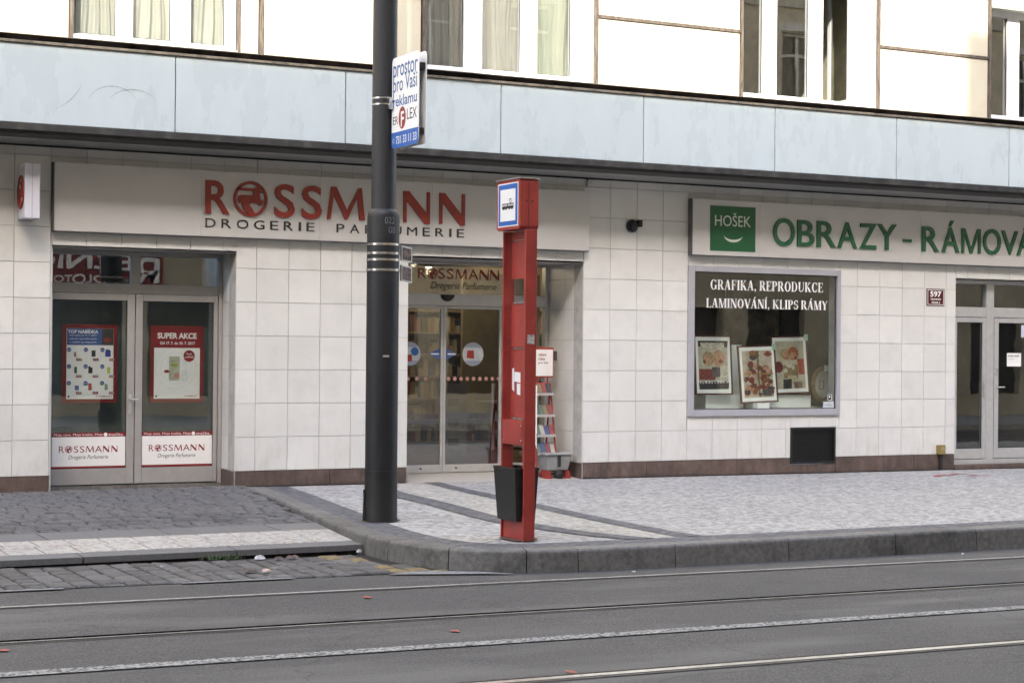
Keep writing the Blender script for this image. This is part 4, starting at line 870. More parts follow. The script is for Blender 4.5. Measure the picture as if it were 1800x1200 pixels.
def shelf(x0, x1, y0, y1, lab, cols_, facing='y', rows=6, n=16):
    T_ = thing('shop_shelf', lab, 'shelf', ((x0+x1)/2, (y0+y1)/2, -.15))
    f = MB(); f.box(x0, x1, y0, y1, -.15, -.05); 
    for r_ in range(rows+1): f.box(x0, x1, y0, y1, .0+r_*.34, .025+r_*.34)
    if facing == 'y': f.box(x0, x1, y1, y1+.02, -.15, 2.2); f.box(x0-.03, x0, y0, y1, -.15, 2.2); f.box(x1, x1+.03, y0, y1, -.15, 2.2)
    else: f.box(x1, x1+.02, y0, y1, -.15, 2.2); f.box(x0, x1, y0-.03, y0, -.15, 2.2); f.box(x0, x1, y1, y1+.03, -.15, 2.2)
    f.build('shelf_frame', mat('shelf board', (.28, .24, .18), .5), T_)
    p = MB()
    for r_ in range(rows):
        a = (x0 if facing == 'y' else y0)+.02; e = (x1 if facing == 'y' else y1)-.03
        while a < e-.05:
            w_ = random.uniform(.04, .12); hh = random.uniform(.10, .27); p.cur = random.randrange(len(cols_))
            if a+w_ > e: break
            dd = random.uniform(.02, .1)
            if facing == 'y': p.box(a, a+w_*.9, y0+dd, y1-.05, .026+r_*.34, .026+r_*.34+hh)
            else: p.box(x0+dd, x1-.05, a, a+w_*.9, .026+r_*.34, .026+r_*.34+hh)
            a += w_
    p.build('products', cols_, T_, kind='stuff')
pc = [mat('goods', c, .45) for c in ((.20, .05, .03), (.36, .30, .20), (.06, .08, .14), (.30, .20, .07), (.40, .36, .28), (.07, .09, .05), (.16, .08, .07), (.03, .03, .03), (.25, .20, .13))]
shelf(1.95, 3.4, 3.6, 4.1, 'shelf unit full of small goods behind the left sliding leaf', pc); shelf(4.0, 5.6, 5.0, 5.4, 'shelf unit of goods deep behind the right sliding leaf', pc)
shelf(5.4, 5.85, 1.6, 4.4, 'shelf unit of goods along the right shop wall', pc, 'x'); shelf(1.0, 2.6, 6.8, 7.2, 'shelf unit of goods at the back of the shop', pc)
T_ = thing('display_table', 'round tall table on a red foot seen through the right sliding leaf', 'table', (4.15, 1.9, -.15)); MB().lathe(4.15, 1.9, [(.28, .72), (.28, .75)], 24).build('table_top', mat('beige table top', (.5, .46, .38), .4), T_); MB().lathe(4.15, 1.9, [(.2, -.15), (.05, -.12), (.03, .3), (.03, .72)], 16).build('table_leg', M['postred'], T_, smooth=True)
T_ = thing('roll_up_banner', 'pale upright banner standing behind the right sliding leaf', 'banner', (3.42, 1.7, -.15)); MB().box(3.22, 3.62, 1.7, 1.72, -.10, 1.0).build('banner_sheet', mat('pale banner', (.34, .34, .33), .5), T_); MB().box(3.2, 3.64, 1.66, 1.76, -.153, -.10).build('base', M['alu'], T_)
for q in range(3): MB().box(3.34, 3.5, 1.695, 1.699, .15+q*.27, .25+q*.27).build('print', mat('banner print', (.16, .14, .14), .5), T_)
MB().box(4.05, 5.3, 2.75, 2.8, .55, 2.55).build('shop_partition', mat('cream shop partition', (.50, .43, .25), .6, nscale=2, var=.15), B)
# ------------ leaflet rack in the entrance
RX, RY = 4.10, .42
T_ = thing('leaflet_rack', 'red leaflet rack with four tiers of magazines in the entrance corner', 'rack', (RX, RY, -.17))
f = MB()
for sx in (-.15, .15):
    f.tube([(RX+sx, RY-.16, -.16), (RX+sx, RY+.06, 1.02)], .013); f.tube([(RX+sx, RY+.2, -.16), (RX+sx, RY+.06, 1.02)], .013)
f.tube([(RX-.15, RY-.16, -.15), (RX+.15, RY-.16, -.15)], .012); f.tube([(RX-.15, RY+.06, 1.02), (RX+.15, RY+.06, 1.02)], .012); f.build('rack_frame', M['postred'], T_, smooth=True)
mags = [mat('magazine', c, .4) for c in ((.22, .06, .06), (.06, .08, .18), (.34, .33, .30), (.10, .14, .10), (.20, .15, .08), (.05, .05, .06))]
for q, z in enumerate((.88, .60, .34, .10)):
    yy = RY-.14+.19*(z+.15)/1.17*.9
    m = MB(); m.hull([(RX-.14, yy-.06, z-.012), (RX+.14, yy-.06, z-.012), (RX+.14, yy+.10, z+.02), (RX-.14, yy+.10, z+.02)], [(RX-.14, yy-.06, z-.002), (RX+.14, yy-.06, z-.002), (RX+.14, yy+.10, z+.03), (RX-.14, yy+.10, z+.03)]); m.box(RX-.14, RX+.14, yy-.068, yy-.061, z-.012, z+.02); m.build('shelf', M['alu'], T_)
    m = MB()
    for k in range(4):
        m.cur = random.randrange(6); a = RX-.135+k*.068; t_ = random.uniform(.0, .03); m.hull([(a, yy-.05, z+.002), (a+.062, yy-.05, z+.002), (a+.062, yy-.03, z+.002), (a, yy-.03, z+.002)], [(a, yy+.04, z+.13+t_), (a+.062, yy+.04, z+.13+t_), (a+.062, yy+.06, z+.13+t_), (a, yy+.06, z+.13+t_)])
    m.build('magazines', mags, T_)
MB().box(RX-.15, RX-.13, RY-.10, RY-.02, .1, 1.0).build('white_upright', M['white'], T_)
T2 = thing('notice_board', 'white notice with red lettering in a red frame above the leaflet rack', 'notice', (4.15, .55, 1.08))
f = MB(); f.box(4.01, 4.335, .55, .57, 1.10, 1.50); f.tube([(4.1, .56, .95), (4.1, .56, 1.1)], .012); f.tube([(4.25, .56, .90), (4.25, .56, 1.1)], .012); f.build('red_back', M['postred'], T2)
MB().box(4.02, 4.32, .542, .549, 1.12, 1.47).build('paper', M['white'], T2)
for q, s_ in enumerate(('vážení', 'čtěte', 'pro Vás')): text('lettering', s_, tp, T2, 4.10, 4.10+(.12, .10, .15)[q], 1.385-q*.055, 1.42-q*.055, .5405, bold=.02)
T2 = thing('storage_box', 'grey plastic box with lid standing on red feet under the leaflet rack', 'box', (4.2, .25, -.2))
m = MB(); m.hull([(4.03, .12, -.10), (4.33, .12, -.10), (4.33, .38, -.10), (4.03, .38, -.10)], [(3.99, .09, .10), (4.37, .09, .10), (4.37, .41, .10), (3.99, .41, .10)]); m.build('box_body', mat('grey plastic', (.28, .285, .29), .4), T2, bevel=.01)
m = MB(); m.box(3.97, 4.39, .07, .43, .101, .125); m.build('lid', mat('light grey lid', (.33, .335, .34), .4), T2, bevel=.008)
m = MB(); m.box(4.16, 4.2, .075, .09, -.05, .09); m.build('latch', M['gasket'], T2)
for sx in (4.04, 4.32): MB().hull([(sx-.045, .10, -.205), (sx+.045, .10, -.205), (sx+.045, .30, -.19), (sx-.045, .30, -.19)], [(sx-.02, .10, -.10), (sx+.02, .10, -.10), (sx+.02, .28, -.10), (sx-.02, .28, -.10)]).build('foot', mat('red plastic', (.26, .035, .03), .4) if sx < 4.1 else bpy.data.materials['red plastic'], T2)
m = MB(); m.lathe(4.18, .1, [(.05, -.20), (.06, -.15), (.05, -.10)], 16); m.build('wheel', M['gasket'], T2)
MB().box(4.455, 4.469, .70, .80, 1.33, 1.45).build('wall_switch', mat('grey switch', (.10, .10, .10), .5), B)

# ------------ shop window with display
f = MB(); t_ = .10; f.box(6.08, 6.18, -.03, .06, .585, 2.62); f.box(8.565, 8.625, -.03, .06, .585, 2.62); f.box(6.18, 8.565, -.03, .06, 2.54, 2.62); f.box(6.18, 8.565, -.03, .06, .585, .675); 
SWN = thing('display_window', 'large display window of the picture framing shop with lilac grey frame', 'window', (7.35, 0, .585)); del SWN['category']; SWN.parent = B; SWN.location = Vector((7.35, 0, .585))-B.location
f.build('frame', M['shop_frame'], SWN, bevel=.006)
MB().box(6.18, 8.565, .02, .028, .675, 2.54).build('pane', M['glass'], SWN)
g_ = MB(); frame_rect(g_, 6.18, 8.565, .675, 2.54, .012, .008, .014); g_.build('gasket', M['gasket'], SWN)
serif('lettering', 'GRAFIKA, REPRODUKCE', M['white'], SWN, 6.455, 8.345, 2.305, 2.44, .018)
serif('lettering', 'LAMINOVÁNÍ, KLIPS RÁMY', M['white'], SWN, 6.39, 8.425, 2.06, 2.185, .018)
MB().box(8.44, 8.50, .012, .019, .80, .87).build('sticker', M['gasket'], SWN); f = MB(); frame_rect(f, 8.435, 8.505, .795, .875, .006, .009, .0115); f.build('sticker_edge', M['white'], SWN)
m = MB(); m.lathe(8.468, 0, [(.014, 0), (.014, .001)], 12); m.v = [(x_, .0115-z_, .842+y_) for x_, y_, z_ in m.v]; m.build('sticker_print', M['white'], SWN)
MB().box(8.36, 8.545, .012, .019, .685, .775).build('notice_sticker', mat('pale notice', (.5, .55, .58), .5), SWN); text('small_print', 'OTEVŘENO PO - PÁ', M['ink'], SWN, 8.38, 8.52, .72, .735, .0115)
dk = mat('dark brown display back', (.055, .042, .034), .7, nscale=2, var=.3); m = MB()
m.quad((5.9, 1.9, .4), (9.0, 1.9, .4), (9.0, 1.9, 2.8), (5.9, 1.9, 2.8)); m.quad((5.9, .26, .4), (5.9, 1.9, .4), (5.9, 1.9, 2.8), (5.9, .26, 2.8)); m.quad((9.0, .26, .4), (9.0, 1.9, .4), (9.0, 1.9, 2.8), (9.0, .26, 2.8)); m.quad((5.9, .26, 2.78), (9, .26, 2.78), (9, 1.9, 2.78), (5.9, 1.9, 2.78)); m.build('display_back', dk, SWN)
MB().box(5.95, 8.99, .062, 1.88, .60, .672).build('display_floor', mat('grey display floor', (.6, .62, .62), .6), SWN)
gold = mat('old gold frame', (.22, .16, .08), .4, .3, nscale=20, var=.3); brownf = mat('brown frame', (.10, .035, .025), .35); matw = mat('white passepartout', (.84, .88, .87), .6, var=.01)
for q, (x0, x1, z0, z1, yy) in enumerate(((7.9, 8.85, 1.28, 2.5, 1.80), (6.55, 7.35, 1.55, 2.5, 1.82))):
    T_ = thing('wall_picture', ('dim gilt framed picture on the back of the display, upper right', 'dim picture on the back of the display, upper left')[q], 'picture', ((x0+x1)/2, yy, z0)); f = MB(); frame_rect(f, x0, x1, z0, z1, .05, yy-.03, yy); f.build('frame', gold, T_); MB().box(x0+.05, x1-.05, yy-.015, yy-.005, z0+.05, z1-.05).build('canvas', mat('brown canvas', (.16, .13, .09), .6, nscale=3, var=.4), T_)
wp = mat('white display plinth', (.80, .86, .87), .5, var=.02)
for q, (x0, x1, y0, y1, z1, lab) in enumerate(((6.78, 7.42, .60, .9, .86, 'low white display plinth under the left picture'), (7.06, 7.5, .78, 1.15, 1.56, 'tall white display plinth behind the pictures'), (7.5, 8.63, .66, 1.0, .85, 'low white display plinth under the right picture'))):
    MB().box(x0, x1, y0, y1, .673, z1).build('display_plinth', wp, None, bevel=.004, label=lab, cat='plinth')
TAGS = []
def picture(label, x0, x1, z0, z1, y, tilt, art, lean=.08, mw=.045, mz=.075):
    T_ = thing('framed_picture', label, 'picture', ((x0+x1)/2, y, z0))
    w_, h_ = x1-x0, z1-z0
    f = MB(); frame_rect(f, -w_/2, w_/2, 0, h_, .022, -.012, .012); o1 = f.build('frame', brownf, T_, loc=((x0+x1)/2, y, z0))
    o2 = MB().box(-w_/2+.022, w_/2-.022, -.004, .008, .022, h_-.022).build('passepartout', matw, T_, loc=((x0+x1)/2, y, z0))
    ax, az = w_/2-.022-mw, mz
    o3 = MB().box(-ax, ax, -.0055, -.0045, az, h_-az).build('print_ground', mat('print ground', art[0], .5, nscale=9, var=.15), T_, loc=((x0+x1)/2, y, z0))
    for k, (kind, u, v, a, b, c) in enumerate(art[1]):
        m_ = MB(); X = -ax+u*2*ax; Z = az+v*(h_-2*az)
        if kind == 'e': m_.quad(*[(X+a*2*ax*cos(2*pi*i/16), -.006-.0003*k, Z+b*(h_-2*az)*sin(2*pi*i/16)) for i in range(16)])
        else: m_.quad(*[(X+p*2*ax, -.006-.0003*k, Z+q*(h_-2*az)) for p, q in ((0, 0), (a, random.uniform(-.02, .02)), (a+random.uniform(-.03, .03), b), (random.uniform(-.03, .03), b))])
        m_.build('print_shape', mat('print ink', c, .5, nscale=30, var=.25), T_, loc=((x0+x1)/2, y, z0))
    T_.rotation_euler = (-lean, tilt, 0); mt_ = T_.matrix_basis; q = mt_ @ Vector((w_/2-.02, -.02, h_-.03)); TAGS.append(q); return T_
sk_ = (.55, .32, .20); wt = (.62, .58, .48); bk = (.04, .035, .035); rd = (.24, .05, .04)
A1 = ((.50, .48, .38), [('r', 0, .88, 1, .12, bk), ('r', .1, .82, .8, .14, wt), ('e', .33, .63, .20, .15, (.40, .30, .18)), ('e', .70, .64, .22, .17, sk_), ('e', .30, .60, .14, .11, sk_), ('e', .20, .57, .05, .035, rd), ('e', .76, .58, .07, .04, rd), ('r', 0, .18, .55, .24, rd), ('r', .45, .24, .28, .22, (.12, .10, .10)), ('r', .72, .24, .28, .25, wt), ('r', 0, .0, 1, .14, bk), ('r', .02, .12, .96, .07, (.65, .65, .60))]+[('r', .06+.1*i, .12, .04, .05, bk) for i in range(9)])
A2 = ((.50, .44, .34), [('e', random.uniform(.1, .95), random.uniform(.06, .95), random.uniform(.05, .15), random.uniform(.04, .08), random.choice((rd, rd, sk_, wt, (.20, .07, .05), (.10, .07, .06), (.32, .14, .06)))) for _ in range(52)]+[('r', .48, 0, .03, 1, (.16, .12, .06)), ('r', 0, .49, 1, .025, (.40, .26, .10)), ('r', .6, .04, .3, .12, (.08, .09, .08))])
A3 = ((.48, .46, .36), [('e', .35, .72, .17, .13, (.50, .40, .22)), ('e', .62, .74, .19, .14, (.42, .16, .07)), ('e', .37, .68, .12, .09, sk_), ('e', .60, .68, .13, .09, sk_), ('e', .70, .64, .05, .03, rd), ('r', .78, .30, .22, .32, (.38, .06, .03)), ('e', .08, .46, .16, .12, (.20, .04, .04)), ('r', .25, .22, .5, .28, (.30, .22, .12)), ('e', .45, .50, .10, .07, wt), ('e', .32, .38, .08, .05, wt), ('e', .60, .44, .06, .05, wt), ('r', .38, .12, .32, .16, (.50, .48, .30)), ('r', .2, 0, .3, .2, (.06, .06, .06)), ('r', .6, .0, .3, .14, (.22, .14, .12))])
picture('framed print of two round faces over a keyboard, leftmost in the display window', 6.545, 7.165, .862, 1.69, .50, -.0, A1)
picture('framed print divided into four fields, middle and lowest in the display window', 7.235, 7.87, .752, 1.56, .40, -.038, A2)
picture('framed print of two embracing children, right in the display window', 7.95, 8.58, .868, 1.70, .62, -.03, A3)
MB().box(7.45, 7.65, .30, .42, .674, .75).build('picture_stand', matw, None, label='small white stand below the middle framed print', cat='stand')
# oval frame
T_ = thing('oval_frame', 'half seen oval wooden mirror frame at the right of the display window', 'frame', (8.80, .62, .80))
m = MB(); n = 30
for i in range(n):
    a, b = 2*pi*i/n, 2*pi*(i+1)/n
    q = [(8.80+r_*cos(t)*.20, .62, 1.0+r_*sin(t)*.26) for r_, t in ((1, a), (1, b), (.76, b), (.76, a))]; m.hull(q, [(x_, .585, z_) for x_, _, z_ in q])
m.build('frame', gold, T_); m = MB(); m.quad(*[(8.80+.155*cos(2*pi*i/24), .61, 1.0+.2*sin(2*pi*i/24)) for i in range(24)]); m.build('plate', mat('grey oval plate', (.36, .37, .35), .4), T_)
f = MB(); frame_rect(f, 8.73, 8.82, .93, 1.06, .012, .598, .606); f.build('miniature', gold, T_)
# price tags on picture corners
tg = mat('green white tag', (.45, .62, .52), .5)
for q, (x, z, yy, lab) in enumerate(((6.55, 1.645, .56, 'small price tag on the corner of the leftmost picture'), (TAGS[1].x, TAGS[1].z, TAGS[1].y, 'small price tag on the corner of the middle picture'), (TAGS[2].x, TAGS[2].z, TAGS[2].y, 'small price tag on the corner of the right picture'), (8.83, 1.235, .57, 'small price tag on top of the oval frame'))):
    MB().box(x-.035, x+.035, yy, yy+.004, z-.045, z+.045).build('price_tag', tg, None, label=lab, cat='price tag')
# ventilation hatch
T_ = thing('vent_hatch', 'black metal ventilation hatch low in the tiled wall', 'hatch', (8.18, 0, -.09)); f = MB(); frame_rect(f, 7.792, 8.563, -.09, .415, .03, -.018, .05); f.build('frame', M['bin'], T_, bevel=.003)
MB().box(7.822, 8.533, .02, .03, -.06, .385).build('sheet', mat('dark perforated sheet', (.012, .012, .011), .6, nscale=40, var=.5), T_)
m = MB()
for k in range(14): m.box(7.822, 8.533, .004, .0195, -.05+k*.031, -.05+k*.031+.012)
m.build('louvres', M['bin'], T_, kind='stuff')
# ------------ right entrance
YR = .15
f = MB(); f.box(10.735, 10.80, YR, YR+.08, -.17, 2.55); f.box(10.80, 13.4, YR, YR+.08, 2.50, 2.55); f.box(10.80, 13.4, YR, YR+.08, 2.01, 2.155); f.box(11.45, 11.60, YR-.01, YR+.08, -.10, 2.50); f.box(10.80, 13.4, YR-.02, YR+.08, -.17, -.10); f.box(12.5, 12.6, YR, YR+.08, -.1, 2.5); f.build('door_frame', M['alu'], B, bevel=.004)
for a, b in ((10.80, 11.45), (11.60, 12.5)):
    MB().box(a, b, YR+.04, YR+.046, 2.155, 2.50).build('transom_pane', M['glass'], B)
for a, b, t0, t1, lab in ((10.81, 11.445, .08, .065, 'narrow glazed door leaf at the right doorway'), (11.61, 12.49, .085, .085, 'wide glazed door leaf at the right edge')):
    D = thing('glass_door', lab, 'door', (a, YR, -.1)); del D['category']; D.parent = B; D.location = Vector((a, YR, -.1))-B.location
    f = MB(); f.box(a, a+t0, YR-.012, YR+.05, -.09, 2.0); f.box(b-t1, b, YR-.012, YR+.05, -.09, 2.0); f.box(a+t0, b-t1, YR-.012, YR+.05, 1.93, 2.0); f.box(a+t0, b-t1, YR-.012, YR+.05, -.09, .06); f.build('leaf_frame', M['alu'], D, bevel=.004)
    MB().box(a+t0, b-t1, YR+.02, YR+.026, .06, 1.93).build('pane', M['glass'], D); g_ = MB(); frame_rect(g_, a+t0, b-t1, .06, 1.93, .01, YR+.005, YR+.012); g_.build('gasket', M['gasket'], D)
    if a > 11.5:
        h = MB(); h.box(11.64, 11.67, YR-.026, YR-.013, .83, 1.03); h.tube([(11.655, YR-.02, .97), (11.655, YR-.07, .97), (11.76, YR-.07, .97)], .012); h.build('door_handle', M['alu'], D, smooth=True)
        MB().box(11.635, 11.675, YR-.03, YR-.013, 1.17, 1.25).build('intercom', M['metal_trim'], D)
        MB().box(11.88, 12.16, YR+.012, YR+.018, 1.28, 1.48).build('notice', M['white'], D); text('lettering', 'studio masáží', M['ink'], D, 11.90, 12.12, 1.425, 1.455, YR+.011, bold=.02); text('small_print', '1. patro vlevo', M['ink'], D, 11.90, 12.02, 1.385, 1.40, YR+.011)
        MB().box(12.16, 12.3, YR+.012, YR+.018, 1.72, 1.90).build('notice', mat('pale violet notice', (.6, .6, .75), .5), D)
    else:
        MB().box(11.39, 11.43, YR-.03, YR-.013, .82, 1.05).build('lock_plate', M['metal_trim'], D); MB().box(11.395, 11.42, YR-.022, YR-.013, .50, .56).build('lock_plate', M['metal_trim'], D)
MB().box(10.735, 13.4, -.004, YR+.08, -.6, -.172).build('door_step', M['granite_base'], B)
m = MB(); hall = mat('grey hallway wall', (.16, .155, .15), .8, nscale=2, var=.15)
m.quad((10.4, 4.5, -.2), (13.6, 4.5, -.2), (13.6, 4.5, 2.7), (10.4, 4.5, 2.7)); m.quad((10.4, .26, -.2), (10.4, 4.5, -.2), (10.4, 4.5, 2.7), (10.4, .26, 2.7)); m.quad((13.6, .26, -.2), (13.6, 4.5, -.2), (13.6, 4.5, 2.7), (13.6, .26, 2.7)); m.quad((10.4, .26, 2.7), (13.6, .26, 2.7), (13.6, 4.5, 2.7), (10.4, 4.5, 2.7)); m.build('hallway_wall', hall, B)
m = MB(); m.quad((10.4, .2, -.17), (13.6, .2, -.17), (13.6, 4.5, -.17), (10.4, 4.5, -.17)); m.build('hallway_floor', mat('hall floor', (.10, .10, .10), .4), B)

# ---------------------------------------------------------------- signs on the wall
T_ = thing('shop_sign', 'long silver grey drugstore sign board with raised red and black letters', 'sign', (1.0, -.05, 2.755))
for a, b in ((-2.42, -.72), (-.72, .76), (.76, 2.245), (2.245, 4.49)): MB().box(a+.0008, b-.0008, -.10, -.004, 2.757, 3.525).build('sign_panel', M['sign_face'], T_, bevel=.0015)
MB().box(-2.424, 4.494, -.095, -.002, 2.745, 2.7565).build('sign_edge', M['sign_side'], T_); MB().box(-2.432, -2.421, -.095, -.002, 2.745, 3.525).build('sign_edge', M['sign_side'], T_)
for ch, a, b, z0, z1 in (('R', -.672, -.377, 3.021, 3.41), ('S', .176, .431, 3.01, 3.41), ('S', .52, .776, 3.005, 3.41), ('M', .845, 1.335, 3.02, 3.41), ('A', 1.385, 1.80, 3.02, 3.41), ('N', 1.851, 2.205, 3.02, 3.405), ('N', 2.338, 2.687, 3.02, 3.405)):
    if ch in 'MN': outline_letter('raised_letter', ch, M['red'], T_, a, b, z0, z1, -.102, depth=.022)
    else: text('raised_letter', ch, M['red'], T_, a, b, z0, z1, -.102, bold=.014, depth=.022)
emblem(T_, -.121, 3.214, 1, 1, -.102, M['red'], .022)
for word, a, b in (('DROGERIE', -.668, .688), ('PARFUMERIE', .972, 2.684)):
    ws = [1.0 if c != 'I' else .25 for c in word]; ws = [{'M': 1.15, 'O': 1.2, 'G': 1.1, 'D': 1.05, 'A': 1.05, 'F': .85, 'E': .85, 'P': .85}.get(c, q) for c, q in zip(word, ws)]
    n = len(word); wl = .118; gap = ((b-a)-wl*sum(ws))/(n-1); x = a
    for c, q in zip(word, ws): text('raised_letter', c, M['ink'], T_, x, x+wl*q, 2.862, 2.966, -.102, depth=.006); x += wl*q+gap
T_ = thing('shop_sign', 'silver grey framing shop sign board with raised green letters', 'sign', (9.5, -.05, 2.75))
for a, b in ((6.086, 7.18), (7.18, 9.98), (9.98, 12.9)): MB().box(a+.0008, b-.0008, -.10, -.004, 2.762, 3.512).build('sign_panel', M['sign_face'], T_, bevel=.0015)
MB().box(6.076, 6.085, -.102, -.002, 2.75, 3.516).build('sign_edge', M['sign_side'], T_); MB().box(6.086, 12.9, -.095, -.002, 2.75, 2.7615).build('sign_edge', M['sign_side'], T_)
MB().box(6.365, 7.10, -.108, -.1005, 2.826, 3.431).build('green_plate', M['greenpanel'], T_)
text('plate_letters', 'HOŠEK', M['palegreen'], T_, 6.437, 7.02, 3.16, 3.345, -.1095)
m = MB(); n = 16; o_ = [(6.735+.152*cos(t), 3.045+.10*sin(t)) for t in [rad(190+160*i/n) for i in range(n+1)]]; i_ = [(6.735+.152*cos(t), 3.045+.065*sin(t)) for t in [rad(190+160*i/n) for i in range(n+1)]]
for k in range(n): m.quad(*[(x_, -.1095, z_) for x_, z_ in (o_[k], o_[k+1], i_[k+1], i_[k])])
m.build('smile_mark', M['palegreen'], T_)
for ch, a, b, z0, z1 in (('O', 7.392, 7.755, 2.92, 3.31), ('B', 7.798, 8.09, 2.93, 3.295), ('R', 8.131, 8.463, 2.93, 3.295), ('A', 8.49, 8.83, 2.93, 3.295), ('Z', 8.872, 9.175, 2.93, 3.292), ('Y', 9.19, 9.535, 2.93, 3.295), ('-', 9.66, 9.81, 3.055, 3.095), ('R', 10.0, 10.318, 2.93, 3.293), ('Á', 10.365, 10.695, 2.93, 3.395), ('M', 10.74, 11.10, 2.93, 3.292), ('O', 11.147, 11.49, 2.92, 3.305), ('V', 11.50, 11.825, 2.93, 3.29), ('Á', 11.80, 12.13, 2.93, 3.395), ('N', 12.2, 12.5, 2.93, 3.29), ('Í', 12.58, 12.66, 2.93, 3.395)):
    if ch == 'M': outline_letter('raised_letter', 'm', M['green'], T_, a, b, z0, z1, -.102, depth=.02)
    else: text('raised_letter', ch, M['green'], T_, a, b, z0, z1, -.102, bold=.010 if ch != '-' else 0, depth=.02)
# projecting box sign
T_ = thing('projecting_sign', 'white box sign with a red emblem sticking out of the wall, far left', 'sign', (-2.72, 0, 2.866))
MB().box(-2.803, -2.636, -.35, -.003, 2.866, 3.475).build('box', mat('white box sign', (.62, .62, .70), .35, var=.02), T_, bevel=.006)
MB().box(-2.724, -2.718, -.352, -.3505, 2.87, 3.47).build('seam', M['shop_frame'], T_)
emblem(T_, 0, 3.16, .78, .9, 0, M['red'], .012, fr=lambda u, d, z: (-2.805+d, -.18-u, z))
# house number
T_ = thing('house_number_plate', 'dark red house number plate reading 597 on the tiles', 'plate', (10.35, 0, 2.16)); MB().box(10.184, 10.513, -.012, -.001, 2.156, 2.403).build('plate', mat('dark red enamel', (.085, .012, .018), .25), T_, bevel=.003)
f = MB(); frame_rect(f, 10.198, 10.499, 2.17, 2.389, .007, -.0145, -.0125); f.build('border', M['white'], T_)
text('number', '597', M['white'], T_, 10.245, 10.452, 2.285, 2.368, -.0145, bold=.03); text('lettering', 'VINOHRADY', M['white'], T_, 10.25, 10.45, 2.238, 2.264, -.0145, bold=.02); text('lettering', 'PRAHA 2', M['white'], T_, 10.275, 10.425, 2.19, 2.218, -.0145, bold=.02)
# camera, small boxes, cable
T_ = thing('security_camera', 'small black security camera with ring on the tiles between the two signs', 'camera', (5.2, -.05, 3.1))
m = MB(); m.lathe(0, 0, [(.085, 0), (.085, .03), (.07, .045)], 24); m.v = [(5.19+x_, -.001-z_, 3.11+y_) for x_, y_, z_ in m.v]; m.build('base_ring', M['gasket'], T_, smooth=True)
m = MB(); m.lathe(0, 0, [(.05, 0), (.052, .03), (.03, .06), (.001, .065)], 20); m.v = [(5.19+x_, -.047-z_, 3.11+y_) for x_, y_, z_ in m.v]; m.build('dome', M['pole'], T_, smooth=True)
MB().box(5.25, 5.31, -.09, -.02, 3.10, 3.19).build('cover', M['bin'], T_, bevel=.005)
T_ = thing('alarm_sensor', 'tiny white box with cable under the canopy', 'sensor', (4.52, -.05, 3.6)); MB().box(4.49, 4.56, -.06, -.002, 3.60, 3.665).build('box', M['metal_trim'], T_, bevel=.004); MB().tube([(4.51, -.02, 3.665), (4.51, -.02, 3.712)], .008).build('cable', M['gasket'], T_)
T_ = thing('cable_box', 'small brass coloured socket box above a grey pipe by the right doorway', 'socket', (10.45, 0, 0)); MB().box(10.39, 10.51, -.07, -.002, .0, .135).build('box', mat('brass box', (.26, .19, .06), .45), T_, bevel=.008); MB().box(10.415, 10.485, -.076, -.071, .06, .11).build('lid', mat('brass lid', (.33, .27, .12), .4), T_); MB().box(10.43, 10.475, -.045, -.008, -.24, -.0005).build('pipe', M['gasket'], T_)

# ---------------------------------------------------------------- lamp pole with boards
PX, PY = -.283, -4.47
T_ = thing('street_pole', 'tall black steel lamp pole with wider foot standing on the pavement', 'pole', (PX, PY, zs(PX)))
zb = zs(PX)
MB().lathe(PX, PY, [(.162, zb-.05), (.162, zb+.03), (.158, zb+.045), (.157, .30)], 48).build('pole_foot', M['polelow'], T_, smooth=True)
MB().lathe(PX, PY, [(.155, .3005), (.155, 2.725), (.150, 2.76), (.135, 2.79), (.121, 2.80), (.119, 2.81), (.117, 5.5), (.113, 9.5)], 48).build('pole_shaft', M['pole'], T_, smooth=True)
for z in (2.462, 2.377, 2.315, 2.218): MB().lathe(PX, PY, [(.1555, z-.012), (.1595, z-.011), (.1595, z+.011), (.1555, z+.012)], 48).build('steel_band', M['steel'], T_, smooth=True)
for z in (3.80, 3.86): MB().lathe(PX, PY, [(.1175, z-.008), (.121, z-.0075), (.121, z+.0075), (.1175, z+.008)], 48).build('steel_band', M['steel'], T_, smooth=True)
MB().tube([(-.455, -4.45, zb+.01), (-.448, -4.45, .05), (-.450, -4.45, .12)], .009).build('earth_cable', M['gasket'], T_)
def on_pole(name, body, a_mid, z0, z1, r, mt, par, hw):
    # lettering wrapped on the shaft; a_mid = angle of the middle
    vs, fs, a, b, c, d = text_mesh(body, .0, 0, 0); V = []
    for v in vs:
        u = (v[0]-a)/(b-a)*2-1; t = a_mid+u*hw/r; V.append((PX+(r+.0015)*cos(t), PY+(r+.0015)*sin(t), z0+(v[1]-c)/(d-c)*(z1-z0)))
    me = bpy.data.meshes.new(name); me.from_pydata(V, [], fs); me.materials.append(mt); return place(name, me, par)
stn = mat('stencil grey', (.16, .17, .19), .6, nscale=30, var=.3)
va = math.atan2(CAM.y-PY, CAM.x-PX)
on_pole('stencil_number', '022', va+.42, 2.655, 2.72, .155, stn, T_, .052); on_pole('stencil_number', '08', va+.56, 2.565, 2.63, .155, stn, T_, .034)
